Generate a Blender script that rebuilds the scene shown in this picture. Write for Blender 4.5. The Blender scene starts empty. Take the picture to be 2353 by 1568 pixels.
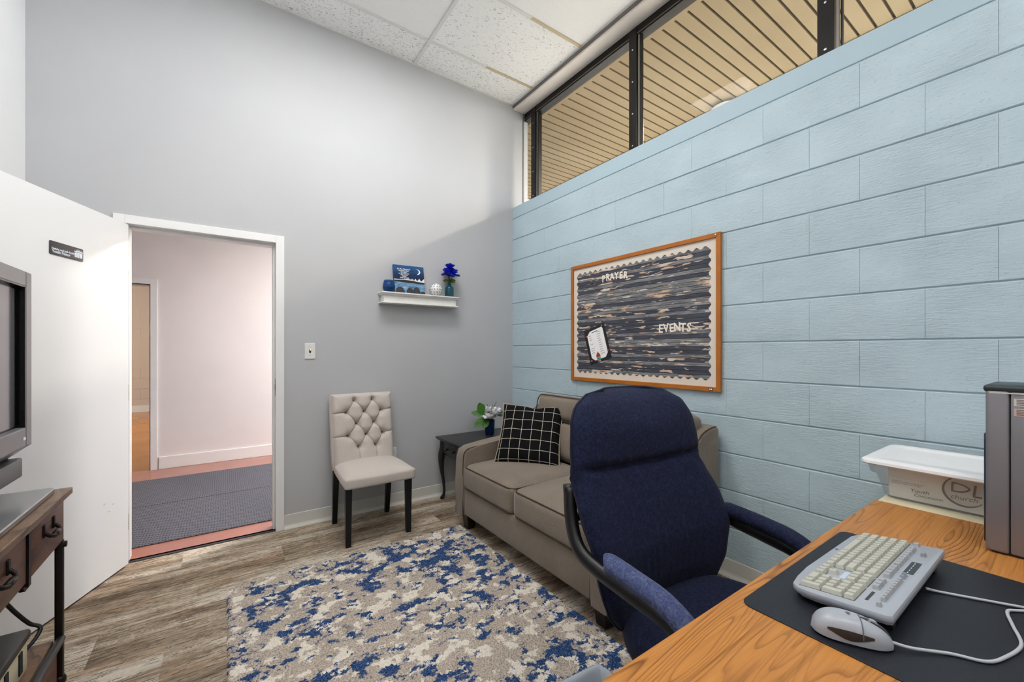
import bpy, bmesh, math, random
from mathutils import Matrix, Vector
random.seed(7)
SC = bpy.context.scene
COL = SC.collection
PI = math.pi

# ------------------------------------------------------------------ camera, world, exposure
HC = 1.245
cam_d = bpy.data.cameras.new('camera'); cam = bpy.data.objects.new('camera', cam_d); COL.objects.link(cam)
cam.location = (0, 0, HC); cam.rotation_euler = (PI / 2, 0, -math.radians(34.95))
cam_d.sensor_width = 36; cam_d.lens = 36 * 945 / 2353; cam_d.shift_y = 22 / 2353; cam_d.clip_start = .02
SC.camera = cam
SC.view_settings.view_transform = 'Standard'; SC.view_settings.look = 'None'
SC.view_settings.gamma = 1; SC.view_settings.use_curve_mapping = False
SC.view_settings.exposure = 0.45
cy = SC.cycles; cy.max_bounces = 7; cy.diffuse_bounces = 3; cy.glossy_bounces = 3; cy.transmission_bounces = 4; cy.transparent_max_bounces = 8
cy.use_adaptive_sampling = True; cy.adaptive_threshold = .2; cy.use_light_tree = False; cy.caustics_reflective = False; cy.caustics_refractive = False
SKY = 5; TROFFER = 9.5; HALL_W = 112; FAR_W = 48; PORCH_W = 105
w = bpy.data.worlds.new('sky'); SC.world = w; w.use_nodes = True
w.node_tree.nodes['Background'].inputs[0].default_value = (.86, .93, 1, 1)
w.node_tree.nodes['Background'].inputs[1].default_value = SKY

XW = 2.275; YW = 3.249; XL = -.862; YB = -1.6; ZC = 3.607   # blue wall, far wall, left wall, back wall, ceiling

# ------------------------------------------------------------------ helpers: colour + node graph
def s2l(v):
    v /= 255.
    return v / 12.92 if v <= .04045 else ((v + .055) / 1.055) ** 2.4
def rgb(r, g, b): return (s2l(r), s2l(g), s2l(b), 1)

class G:
    def __init__(s, name):
        s.m = bpy.data.materials.new(name); s.m.use_nodes = True
        s.t = s.m.node_tree; s.N = s.t.nodes; s.L = s.t.links
        s.b = s.N['Principled BSDF']; s.out = s.N['Material Output']
    def n(s, ty, **kw):
        x = s.N.new('ShaderNode' + ty)
        for k, v in kw.items(): setattr(x, k, v)
        return x
    def put(s, sock, v):
        if hasattr(v, 'is_linked') or isinstance(v, bpy.types.NodeSocket): s.L.new(v, sock)
        elif v is not None: sock.default_value = v
    def pos(s): return s.n('NewGeometry').outputs['Position']
    def obj(s): return s.n('TexCoord').outputs['Object']
    def uv(s): return s.n('TexCoord').outputs['UV']
    def rnd(s): return s.n('ObjectInfo').outputs['Random']
    def math(s, op, a, b=None, c=None, clamp=False):
        x = s.n('Math', operation=op, use_clamp=clamp)
        for i, v in enumerate((a, b, c)): s.put(x.inputs[i], v)
        return x.outputs[0]
    def map(s, vec, scale=(1, 1, 1), loc=(0, 0, 0), rot=(0, 0, 0)):
        x = s.n('Mapping'); s.put(x.inputs[0], vec); s.put(x.inputs[1], loc); s.put(x.inputs[2], rot); s.put(x.inputs[3], scale)
        return x.outputs[0]
    def vadd(s, a, b, op='ADD'):
        x = s.n('VectorMath', operation=op); s.put(x.inputs[0], a); s.put(x.inputs[1], b); return x.outputs[0]
    def comb(s, x, y, z):
        n = s.n('CombineXYZ')
        for i, v in enumerate((x, y, z)): s.put(n.inputs[i], v)
        return n.outputs[0]
    def sep(s, v):
        n = s.n('SeparateXYZ'); s.put(n.inputs[0], v); return n.outputs
    def noise(s, vec, scale=5, detail=2, rough=.5, dist=0, col=False):
        x = s.n('TexNoise'); s.put(x.inputs['Vector'], vec)
        x.inputs['Scale'].default_value = scale; x.inputs['Detail'].default_value = detail
        x.inputs['Roughness'].default_value = rough; x.inputs['Distortion'].default_value = dist
        return x.outputs[1 if col else 0]
    def voro(s, vec, scale=5, feature='F1', rand=1):
        x = s.n('TexVoronoi', feature=feature); s.put(x.inputs['Vector'], vec)
        x.inputs['Scale'].default_value = scale; x.inputs['Randomness'].default_value = rand
        return x.outputs
    def ramp(s, fac, stops, interp='LINEAR'):
        x = s.n('ValToRGB'); r = x.color_ramp; r.interpolation = interp
        while len(r.elements) < len(stops): r.elements.new(.5)
        for e, (p, c) in zip(r.elements, stops):
            e.position = p; e.color = c if not isinstance(c, (int, float)) else (c, c, c, 1)
        s.put(x.inputs[0], fac); return x.outputs[0]
    def mix(s, fac, a, b, mode='MIX'):
        x = s.n('Mix', data_type='RGBA', blend_type=mode)
        s.put(x.inputs['Factor'], fac); s.put(x.inputs[6], a); s.put(x.inputs[7], b); return x.outputs[2]
    def bump(s, h, strength=.3, dist=.01):
        x = s.n('Bump'); s.put(x.inputs['Height'], h); x.inputs['Strength'].default_value = strength
        x.inputs['Distance'].default_value = dist
        s.L.new(x.outputs[0], s.b.inputs['Normal']); return x.outputs[0]
    def base(s, c, rough=.5, metal=0, spec=.5):
        s.put(s.b.inputs['Base Color'], c); s.put(s.b.inputs['Roughness'], rough)
        s.b.inputs['Metallic'].default_value = metal; s.b.inputs['Specular IOR Level'].default_value = spec
        return s.m

def plain(name, c, rough=.5, metal=0, spec=.5, bump=0, bscale=200, var=0, vscale=6):
    g = G(name); c = c if len(c) == 4 else rgb(*c)
    p = g.obj()
    if var:
        f = g.noise(p, vscale, 3)
        dark = tuple(x * (1 - var) for x in c[:3]) + (1,); light = tuple(min(1, x * (1 + var)) for x in c[:3]) + (1,)
        c = g.ramp(f, [(.3, dark), (.7, light)])
    if bump: g.bump(g.noise(p, bscale, 2), bump, .002)
    return g.base(c, rough, metal, spec)

MATS = {}
def mat(key, *a, **k):
    if key not in MATS: MATS[key] = plain(key, *a, **k)
    return MATS[key]

# ------------------------------------------------------------------ helpers: geometry
class Geo:
    def __init__(s): s.v = []; s.f = []; s.uvs = None
    def add(s, v, f):
        o = len(s.v); s.v += [tuple(p) for p in v]; s.f += [tuple(i + o for i in q) for q in f]; return s
    def box(s, x0, x1, y0, y1, z0, z1):
        return s.add([(x0, y0, z0), (x1, y0, z0), (x1, y1, z0), (x0, y1, z0), (x0, y0, z1), (x1, y0, z1), (x1, y1, z1), (x0, y1, z1)],
                     [(0, 3, 2, 1), (4, 5, 6, 7), (0, 1, 5, 4), (1, 2, 6, 5), (2, 3, 7, 6), (3, 0, 4, 7)])
    def rbox(s, x0, x1, y0, y1, z0, z1, r=.01, seg=2):
        bm = bmesh.new(); bmesh.ops.create_cube(bm, size=1)
        bmesh.ops.scale(bm, vec=(x1 - x0, y1 - y0, z1 - z0), verts=bm.verts)
        bmesh.ops.translate(bm, vec=((x0 + x1) / 2, (y0 + y1) / 2, (z0 + z1) / 2), verts=bm.verts)
        bmesh.ops.bevel(bm, geom=bm.edges[:], offset=r, segments=seg, profile=.5, affect='EDGES')
        return s.bm(bm)
    def bm(s, bm):
        bm.verts.index_update()
        s.add([v.co[:] for v in bm.verts], [[v.index for v in f.verts] for f in bm.faces]); bm.free(); return s
    def tube(s, path, r, n=8, caps=True, closed=False, flat=1.0):
        P = [Vector(p) for p in path]; m = len(P)
        rs = r if isinstance(r, (list, tuple)) else [r] * m
        rings = []; up = None
        for i in range(m):
            a = P[(i - 1) % m] if (i or closed) else P[i]; b = P[(i + 1) % m] if (i < m - 1 or closed) else P[i]
            t = (b - a).normalized()
            if up is None:
                up = Vector((0, 0, 1)) if abs(t.z) < .9 else Vector((1, 0, 0))
            u = (up - t * up.dot(t)).normalized(); up = u; q = t.cross(u)
            rings.append([P[i] + (u * math.cos(2 * PI * k / n) + q * math.sin(2 * PI * k / n) * flat) * rs[i] for k in range(n)])
        v = [p for R in rings for p in R]; f = []
        for i in range(m if closed else m - 1):
            j = (i + 1) % m
            for k in range(n): f.append((i * n + k, i * n + (k + 1) % n, j * n + (k + 1) % n, j * n + k))
        if caps and not closed: f += [tuple(range(n))[::-1], tuple((m - 1) * n + k for k in range(n))]
        return s.add(v, f)
    def lathe(s, prof, n=24, c=(0, 0, 0)):
        v = []; f = []; m = len(prof)
        for r, z in prof:
            for k in range(n): v.append((c[0] + r * math.cos(2 * PI * k / n), c[1] + r * math.sin(2 * PI * k / n), c[2] + z))
        for i in range(m - 1):
            for k in range(n): f.append((i * n + k, i * n + (k + 1) % n, (i + 1) * n + (k + 1) % n, (i + 1) * n + k))
        f.append(tuple(range(n))[::-1]); f.append(tuple((m - 1) * n + k for k in range(n)))
        return s.add(v, f)
    def prism(s, pts, h0, h1, M=None):
        """outline pts (x,y) extruded from z=h0 to h1, then matrix M"""
        n = len(pts); v = [(x, y, h0) for x, y in pts] + [(x, y, h1) for x, y in pts]
        f = [tuple(range(n))[::-1], tuple(range(n, 2 * n))] + [(i, (i + 1) % n, n + (i + 1) % n, n + i) for i in range(n)]
        if M is not None: v = [tuple(M @ Vector(p)) for p in v]
        return s.add(v, f)
    def grid(s, fn, nu, nv, flip=False):
        v = [fn(i / nu, j / nv) for j in range(nv + 1) for i in range(nu + 1)]; W = nu + 1
        f = [(j * W + i, j * W + i + 1, (j + 1) * W + i + 1, (j + 1) * W + i) for j in range(nv) for i in range(nu)]
        if flip: f = [q[::-1] for q in f]
        return s.add(v, f)
    def x(s, M):
        s.v = [tuple(M @ Vector(p)) for p in s.v]; return s
    def build(s, name, m, parent=None, world=False, smooth=False, loc=None, rot=None, bevel=0):
        me = bpy.data.meshes.new(name); me.from_pydata(s.v, [], s.f); me.update()
        if bevel:
            bm = bmesh.new(); bm.from_mesh(me)
            bmesh.ops.bevel(bm, geom=[e for e in bm.edges if e.is_manifold and e.calc_face_angle(0) > .6], offset=bevel, segments=2, profile=.5, affect='EDGES')
            bm.to_mesh(me); bm.free()
        return link(name, me, m, parent, world, smooth, loc, rot)

def fix_normals(me):
    bm = bmesh.new(); bm.from_mesh(me); bmesh.ops.recalc_face_normals(bm, faces=bm.faces[:]); bm.to_mesh(me); bm.free()

WM = {}
def link(name, me, m, parent=None, world=False, smooth=False, loc=None, rot=None):
    if m is not None and not me.materials:
        me.materials.append(m if not isinstance(m, str) else MATS[m])
    if smooth is True or smooth:
        fix_normals(me)
        for p in me.polygons: p.use_smooth = True
        if smooth is not True:
            me.set_sharp_from_angle(angle=math.radians(smooth))
    o = bpy.data.objects.new(name, me); COL.objects.link(o)
    if loc: o.location = loc
    if rot: o.rotation_euler = rot
    place(o, parent, world); return o
def place(o, parent, world):
    B = o.matrix_basis.copy()
    if parent is None: WM[o.name] = B
    else:
        o.parent = parent; PW = WM[parent.name]
        if world: o.matrix_parent_inverse = PW.inverted(); WM[o.name] = B
        else: WM[o.name] = PW @ B
def thing(name, label, cat, loc=(0, 0, 0), rz=0, group=None, kind=None):
    o = bpy.data.objects.new(name, None); COL.objects.link(o); o.location = loc; o.rotation_euler = (0, 0, rz); o.empty_display_size = .1
    WM[o.name] = Matrix.Translation(loc) @ Matrix.Rotation(rz, 4, 'Z'); tag(o, label, cat, group, kind); return o
def tag(o, label=None, cat=None, group=None, kind=None):
    for k, v in (('label', label), ('category', cat), ('group', group), ('kind', kind)):
        if v: o[k] = v
    return o
def struct(o, label): return tag(o, label, None, None, 'structure')

def cushion(w, d, h, r=.04, crown=.02, side=.0, n=12, bottom=0):
    """soft box centred in x,y from z=0..h with rounded edges and a crowned top"""
    bm = bmesh.new(); bmesh.ops.create_cube(bm, size=2)
    bmesh.ops.subdivide_edges(bm, edges=bm.edges[:], cuts=n, use_grid_fill=True)
    a, b, c = w / 2, d / 2, h / 2
    for v in bm.verts:
        x, y, z = v.co
        f = lambda t: math.copysign(abs(t) ** .8, t)
        p = Vector((x * a, y * b, z * c))
        q = Vector((max(-a + r, min(a - r, p.x)), max(-b + r, min(b - r, p.y)), max(-c + r, min(c - r, p.z))))
        dl = p - q
        if dl.length > 1e-6: p = q + dl.normalized() * r
        cr = (1 - x * x) * (1 - y * y)
        p.z += c
        if z > 0: p.z += crown * cr ** .6 * z
        else: p.z -= bottom * cr * -z
        p.x += side * x * (1 - y * y) * (1 - z * z); p.y += side * y * (1 - x * x) * (1 - z * z)
        v.co = p
    return Geo().bm(bm)

def rrect(w, d, r, n=5):
    """rounded rectangle outline (centred)"""
    out = []
    for cx, cy, a0 in ((w / 2 - r, d / 2 - r, 0), (-w / 2 + r, d / 2 - r, 90), (-w / 2 + r, -d / 2 + r, 180), (w / 2 - r, -d / 2 + r, 270)):
        for k in range(n + 1):
            a = math.radians(a0 + 90 * k / n); out.append((cx + r * math.cos(a), cy + r * math.sin(a)))
    return out

def text_geo(body, size, thick=.001, align='CENTER', shear=0, space=1, bold=0):
    cu = bpy.data.curves.new('lettering', 'FONT'); cu.body = body; cu.size = size; cu.extrude = thick / 2; cu.align_x = align; cu.align_y = 'CENTER'
    cu.shear = shear; cu.space_character = space; cu.offset = bold; cu.resolution_u = 2
    o = bpy.data.objects.new('lettering', cu); COL.objects.link(o)
    dg = bpy.context.evaluated_depsgraph_get(); me = o.evaluated_get(dg).to_mesh()
    g = Geo().add([v.co[:] for v in me.vertices], [tuple(p.vertices) for p in me.polygons])
    o.evaluated_get(dg).to_mesh_clear(); bpy.data.objects.remove(o); bpy.data.curves.remove(cu)
    return g
def frame(o, x, y):
    x = Vector(x).normalized(); y = Vector(y).normalized(); z = x.cross(y)
    return Matrix(((x.x, y.x, z.x, o[0]), (x.y, y.y, z.y, o[1]), (x.z, y.z, z.z, o[2]), (0, 0, 0, 1)))
FX = lambda x, y, z: frame((x, y, z), (0, -1, 0), (0, 0, 1))     # on a face that looks towards -X
FY = lambda x, y, z: frame((x, y, z), (1, 0, 0), (0, 0, 1))      # on a face that looks towards -Y

def arc(c, r, a0, a1, n, plane='xz'):
    out = []
    for k in range(n + 1):
        a = math.radians(a0 + (a1 - a0) * k / n); u, v = r * math.cos(a), r * math.sin(a)
        out.append({'xz': (c[0] + u, c[1], c[2] + v), 'yz': (c[0], c[1] + u, c[2] + v), 'xy': (c[0] + u, c[1] + v, c[2])}[plane])
    return out
def smooth_path(pts, n=6):
    """Catmull-Rom through pts"""
    P = [Vector(p) for p in pts]; P = [P[0] * 2 - P[1]] + P + [P[-1] * 2 - P[-2]]; out = []
    for i in range(1, len(P) - 2):
        for k in range(n):
            t = k / n
            out.append(.5 * ((2 * P[i]) + (P[i + 1] - P[i - 1]) * t + (2 * P[i - 1] - 5 * P[i] + 4 * P[i + 1] - P[i + 2]) * t * t + (3 * P[i] - P[i - 1] - 3 * P[i + 1] + P[i + 2]) * t ** 3))
    out.append(P[-2]); return [tuple(p) for p in out]
def lerp(a, b, t): return a + (b - a) * t
def interp(tab, x):
    for (x0, y0), (x1, y1) in zip(tab, tab[1:]):
        if x0 <= x <= x1 or x1 <= x <= x0:
            t = (x - x0) / (x1 - x0) if x1 != x0 else 0; return y0 + (y1 - y0) * t
    return tab[0][1] if abs(x - tab[0][0]) < abs(x - tab[-1][0]) else tab[-1][1]

# ------------------------------------------------------------------ procedural materials
def m_paint(name, c, bump=.08, scale=60, rough=.55, mottle=.03):
    g = G(name); p = g.pos(); c = rgb(*c)
    f = g.noise(p, 1.3, 3)
    col = g.ramp(f, [(.3, tuple(x * (1 - mottle) for x in c[:3]) + (1,)), (.7, tuple(min(1, x * (1 + mottle)) for x in c[:3]) + (1,))])
    g.bump(g.noise(p, scale, 3), bump, .004)
    MATS[name] = g.base(col, rough, 0, .3)
m_paint('grey_paint', (190, 191, 194))
m_paint('white_paint', (226, 226, 228))
m_paint('hall_paint', (232, 226, 226))
m_paint('trim_paint', (236, 236, 236), bump=.04, rough=.35)
m_paint('door_paint', (228, 229, 231), bump=.03, rough=.35, mottle=.01)
m_paint('cove_base', (214, 213, 206), bump=.02, rough=.4)
m_paint('soffit_white', (226, 219, 214), bump=.15, scale=20, mottle=.06)
m_paint('tan_block', (190, 176, 160), bump=.3, scale=30)

def m_block():
    g = G('blue_block'); p = g.pos()
    c = g.ramp(g.noise(p, 1.1, 4), [(.3, rgb(182, 203, 213)), (.7, rgb(190, 210, 219))])
    st = g.noise(g.map(p, (40, 22, 150)), 1, 5, .65, .6)          # trowel-like horizontal scratches
    pit = g.ramp(g.noise(p, 90, 2), [(.30, 0), (.36, 1)])
    patch = g.ramp(g.noise(p, 3.5, 2), [(.35, .12), (.65, 1)])
    lowf = g.noise(p, 7, 3)
    h = g.math('ADD', g.math('MULTIPLY', g.math('MULTIPLY', st, patch), .8), g.math('ADD', g.math('MULTIPLY', pit, .12), g.math('MULTIPLY', lowf, 1.2)))
    g.bump(h, .8, .009); MATS['blue_block'] = g.base(c, .5, 0, .35)
    g = G('blue_joint'); g.bump(g.noise(g.pos(), 60, 3), .3, .004); MATS['blue_joint'] = g.base(rgb(174, 196, 207), .55, 0, .3)
m_block()

def m_carpet():
    """loop-pile planks: rows of yarn along X, every row with its own run of light, warm and dark stretches"""
    g = G('carpet_plank'); p = g.pos(); r = g.rnd(); s_ = g.sep(p)
    ro = g.math('MULTIPLY', r, 41.0)
    ly = g.math('MULTIPLY', s_[1], 105); row = g.math('FLOOR', ly); fy = g.math('FRACT', ly)
    wn = g.n('TexWhiteNoise', noise_dimensions='1D'); g.put(wn.inputs['W'], row); rv = wn.outputs[0]
    xo = g.math('ADD', s_[0], g.math('ADD', ro, g.math('MULTIPLY', rv, 53)))
    run = g.noise(g.comb(g.math('MULTIPLY', xo, 9), row, 0), 1, 3, .65)
    broad = g.noise(g.comb(g.math('ADD', g.math('MULTIPLY', s_[0], 1.3), ro), g.math('MULTIPLY', s_[1], 9), ro), 1, 2, .5)
    tone = g.math('ADD', g.math('ADD', g.math('MULTIPLY', run, .42), g.math('MULTIPLY', broad, .50)), g.math('ADD', g.math('MULTIPLY', rv, .08), g.math('MULTIPLY', g.math('SUBTRACT', r, .5), .07)))
    c = g.ramp(tone, [(.34, rgb(104, 90, 76)), (.43, rgb(146, 129, 110)), (.52, rgb(180, 166, 147)), (.61, rgb(212, 204, 189))])
    warm = g.noise(g.comb(g.math('ADD', g.math('MULTIPLY', s_[0], 1.6), g.math('MULTIPLY', ro, 2)), g.math('MULTIPLY', s_[1], 14), 3), 1, 2)
    c = g.mix(g.ramp(warm, [(.50, 0), (.68, .5)]), c, g.mix(.5, c, rgb(186, 142, 104)))
    dk = g.ramp(g.noise(g.comb(g.math('MULTIPLY', xo, 13), g.math('MULTIPLY', row, 3.7), 5), 1, 2, .6), [(.52, 0), (.58, 1)])
    thin = g.ramp(fy, [(0, 1), (.34, 1), (.46, 0), (1, 0)])
    c = g.mix(g.math('MULTIPLY', g.math('MULTIPLY', dk, thin), .8), c, rgb(50, 44, 40))
    lt = g.ramp(g.noise(g.comb(g.math('MULTIPLY', xo, 75), g.math('MULTIPLY', row, 1.3), 9), 1, 1, .5), [(.58, 0), (.64, 1)])
    c = g.mix(g.math('MULTIPLY', g.math('MULTIPLY', lt, g.ramp(broad, [(.45, .1), (.6, 1)])), .5), c, rgb(226, 219, 206))
    hgt = g.math('ADD', g.math('SINE', g.math('MULTIPLY', fy, PI)), g.math('SUBTRACT', g.math('MULTIPLY', lt, .5), g.math('MULTIPLY', dk, .5)))
    g.bump(hgt, .6, .004)
    MATS['carpet_plank'] = g.base(c, .95, 0, .1)
m_carpet()

def m_rug():
    g = G('shag_rug'); p = g.pos()
    warp = g.noise(p, 40, 3, .8, 0, True)
    p1 = g.vadd(p, g.vadd(warp, (.045, .045, .0), 'MULTIPLY'))
    tuft = g.noise(p, 150, 2, .7)
    base = g.ramp(tuft, [(.30, rgb(140, 127, 114)), (.5, rgb(194, 181, 167)), (.70, rgb(226, 216, 204))])
    cream = g.ramp(g.noise(g.map(p1, (3.8, 4.4, 1)), 3.0, 5, .6, .0), [(.53, 0), (.55, 1)])
    c = g.mix(cream, base, g.ramp(tuft, [(.25, rgb(212, 200, 182)), (.55, rgb(247, 240, 227))]))
    n1 = g.noise(g.map(p1, (3.4, 4.3, 1), (3.1, 7.7, 0)), 2.9, 6, .64, .1)
    n2 = g.noise(g.map(p1, (1.2, 1.5, 1), (8, 2, 0)), 1, 2)
    m = g.math('ADD', n1, g.math('MULTIPLY', g.math('SUBTRACT', n2, .5), .28))
    blue = g.ramp(m, [(.549, 0), (.562, 1)])
    n3 = g.noise(g.map(p1, (3.2, 4.6, 1), (1.7, 4.1, 0)), 1.6, 3, .55, .3)
    vein = g.math('MULTIPLY', g.ramp(g.math('ABSOLUTE', g.math('SUBTRACT', n3, .5)), [(.010, 1), (.018, 0)]), g.ramp(g.noise(g.map(p, (3, 3, 1), (9, 1, 0)), 1.2, 2), [(.47, 0), (.53, 1)]))
    blue = g.math('MAXIMUM', blue, vein)
    c = g.mix(blue, c, g.ramp(tuft, [(.30, rgb(24, 40, 76)), (.52, rgb(52, 80, 126)), (.72, rgb(112, 138, 178))]))
    vd = g.voro(g.vadd(p, g.vadd(g.noise(p, 60, 2, .5, 0, True), (.012, .012, 0), 'MULTIPLY')), 125)[0]
    g.bump(g.math('ADD', g.math('MULTIPLY', vd, -.5), g.math('ADD', tuft, g.math('MULTIPLY', g.noise(p, 60, 2), .8))), .75, .010)
    MATS['shag_rug'] = g.base(c, .95, 0, .1)
m_rug()

def m_oak(name, tones, band=26, scale=(1.0, 6.5, 6.5), rough=.35, shift=(0, 0, 0), axis=None):
    g = G(name); p = g.pos() if axis is None else g.obj()
    q = g.map(p, scale, shift)
    n = g.noise(q, 1.1, 2.2, .45, .3)
    n2 = g.noise(g.map(p, (scale[0] * 2, scale[1] * 2, scale[2] * 2)), 1, 3)
    v = g.math('ADD', g.math('MULTIPLY', n, band), g.math('MULTIPLY', n2, 1.2))
    fr = g.math('FRACT', v)
    line = g.ramp(fr, [(0, 1), (.09, .7), (.25, .15), (.6, 0), (.92, .08), (1, .9)])
    fib = g.noise(g.map(p, (scale[0] * 10, scale[1] * 45, scale[2] * 45)), 1, 3, .6)
    c = g.mix(fib, tones[0], tones[1])
    stk = g.noise(g.map(p, (scale[0] * 1.5, scale[1] * 14, scale[2] * 14)), 1, 4, .7)
    c = g.mix(g.ramp(stk, [(.50, 0), (.72, .55)]), c, tones[2])
    patch = g.ramp(g.noise(g.map(p, (2, 7, 7), (4, 0, 0)), 1, 2), [(.34, .12), (.62, .95)])
    c = g.mix(g.math('MULTIPLY', line, patch), c, tones[2])
    g.bump(g.math('SUBTRACT', fib, line), .08, .002)
    MATS[name] = g.base(c, rough, 0, .4)
m_oak('oak_laminate', (rgb(174, 110, 47), rgb(212, 148, 77), rgb(98, 54, 20)), band=34, scale=(.85, 7.5, 7.5))
mat('oak_frame', (178, 104, 26), .4, var=.10, vscale=9)
m_oak('rustic_wood', (rgb(78, 46, 34), rgb(126, 82, 62), rgb(44, 26, 22)), band=9, scale=(4, 1.2, 6), rough=.42)
m_oak('rustic_top', (rgb(88, 66, 50), rgb(142, 110, 82), rgb(52, 37, 30)), band=8, scale=(9, 1.6, 6), rough=.38)

def m_fabric(name, c0, c1, scale=420, bump=.35, rough=.9, blot=None, stretch=(1, 1, 1), sheen=.2):
    g = G(name); p = g.obj()
    f = g.noise(g.map(p, stretch), scale, 2, .7)
    c = g.ramp(f, [(.3, rgb(*c0)), (.7, rgb(*c1))])
    if blot:
        b = g.noise(p, blot[0], 3, .6); c = g.mix(g.ramp(b, [(.42, 0), (.62, blot[2])]), c, rgb(*blot[1]))
    g.bump(g.math('ADD', f, g.math('MULTIPLY', g.noise(p, 16, 2), .6)), bump, .003)
    g.b.inputs['Sheen Weight'].default_value = sheen
    MATS[name] = g.base(c, rough, 0, .15)
m_fabric('sofa_fabric', (112, 101, 90), (150, 138, 124), 300, .4, blot=(5, (120, 108, 96), .5))
m_fabric('linen', (188, 178, 171), (212, 203, 196), 500, .25)
m_fabric('navy_fabric', (20, 24, 43), (43, 50, 80), 170, .3, blot=(70, (24, 28, 50), .6), sheen=.04)
m_fabric('navy_pale', (52, 60, 92), (98, 108, 146), 190, .3, blot=(50, (54, 64, 104), .6), sheen=.1)
mat('sofa_piping', (66, 56, 47), .9)
mat('navy_seam', (10, 12, 26), .9)
mat('black_lacquer', (9, 9, 10), .35, spec=.4)
mat('black_table', (34, 34, 37), .35, var=.2, vscale=30)
mat('black_plastic', (20, 20, 22), .4, bump=.1, bscale=500)
mat('dark_foot', (30, 22, 18), .35)
mat('white_plastic', (232, 232, 230), .35)
mat('brass', (196, 160, 96), .3, metal=1)
mat('chrome', (200, 200, 204), .22, metal=1)
mat('ivory_key', (192, 192, 181), .45)
mat('grey_key', (172, 174, 178), .45)
mat('silver_plastic', (166, 172, 182), .32, spec=.5)
mat('silver_side', (150, 154, 164), .35)
mat('cable_grey', (184, 188, 194), .5)
mat('deskpad', (25, 28, 37), .45, bump=.25, bscale=350)
mat('pc_grey', (138, 136, 142), .38, metal=.35, bump=.05, bscale=600)
mat('pc_cap', (40, 52, 56), .4)
mat('pc_front', (26, 36, 56), .25)
mat('cream_metal', (222, 212, 180), .4)
mat('lid_white', (238, 238, 240), .35)
mat('paper_white', (246, 245, 246), .7)
mat('ink_black', (28, 28, 32), .7)
mat('ink_grey', (112, 106, 108), .8); mat('logo_ink', (84, 78, 82), .8)
mat('tv_bezel', (116, 115, 119), .35, spec=.4)
mat('tv_black', (6, 6, 8), .25)
mat('tv_screen', (88, 88, 95), .14, spec=.6)
mat('tv_speaker', (70, 74, 77), .45)
mat('iron', (36, 29, 27), .45, metal=.6, bump=.3, bscale=80)
mat('iron_grey', (62, 64, 68), .4, metal=.5)
mat('dark_bronze', (20, 16, 14), .4, spec=.3)
mat('window_bead', (150, 146, 140), .3, metal=.7)
mat('tbar_white', (226, 226, 224), .45)
mat('tbar_stained', (198, 182, 152), .5)
mat('liner_film', (206, 218, 236), .35)
mat('bin_plastic', (150, 158, 168), .4)
mat('terracotta_floor', (158, 104, 92), .14, var=.08, vscale=3)
mat('amber_floor', (190, 124, 44), .2, var=.12, vscale=2)
mat('cream_paper', (226, 216, 203), .8)
mat('letter_paper', (240, 233, 222), .8)
mat('leaf_green', (58, 112, 30), .45, var=.35, vscale=40)
mat('stem_green', (78, 92, 40), .6)
mat('leaf_dark', (92, 112, 22), .5, var=.2, vscale=60)
mat('petal_white', (240, 240, 242), .6)
mat('petal_blue', (20, 36, 200), .5, var=.45, vscale=60)
mat('pot_navy', (10, 34, 84), .2)
mat('ball_white', (238, 238, 236), .35)
mat('ball_hole', (50, 62, 96), .6)
mat('shelf_white', (232, 230, 226), .45, var=.05, vscale=20)
mat('rubber_dark', (40, 38, 42), .7)
mat('steel_strike', (170, 165, 150), .35, metal=.9)
mat('concrete', (190, 180, 165), .9)
mat('sign_black', (34, 34, 40), .35)
mat('sign_ink', (224, 234, 246), .4)
mat('sign_blue', (150, 178, 214), .4)
mat('ceiling_void', (200, 200, 198), .9)

def m_tiles():
    for nm, sc, th, amt, st in (('tile_fissured', 1, .625, .62, (60, 170, 1)), ('tile_sparse', 1, .655, .6, (45, 150, 1)), ('tile_fine', 1, .68, .22, (200, 200, 1))):
        g = G(nm); p = g.pos(); r = g.rnd()
        q = g.vadd(p, g.comb(g.math('MULTIPLY', r, 9), g.math('MULTIPLY', r, 5), 0))
        wv = g.vadd(g.noise(q, 14, 2, .5, 0, True), (.05, .05, 0), 'MULTIPLY')
        f = g.noise(g.map(g.vadd(q, wv), st), 1, 1.5, .5)
        m = g.ramp(f, [(th, 0), (th + .02, 1)])
        c = g.mix(g.math('MULTIPLY', m, amt), rgb(247, 247, 248), rgb(120, 116, 110))
        g.bump(g.math('SUBTRACT', g.noise(q, 120, 2), g.math('MULTIPLY', m, 1.5)), .35, .004)
        MATS[nm] = g.base(c, .85, 0, .2)
m_tiles()

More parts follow.
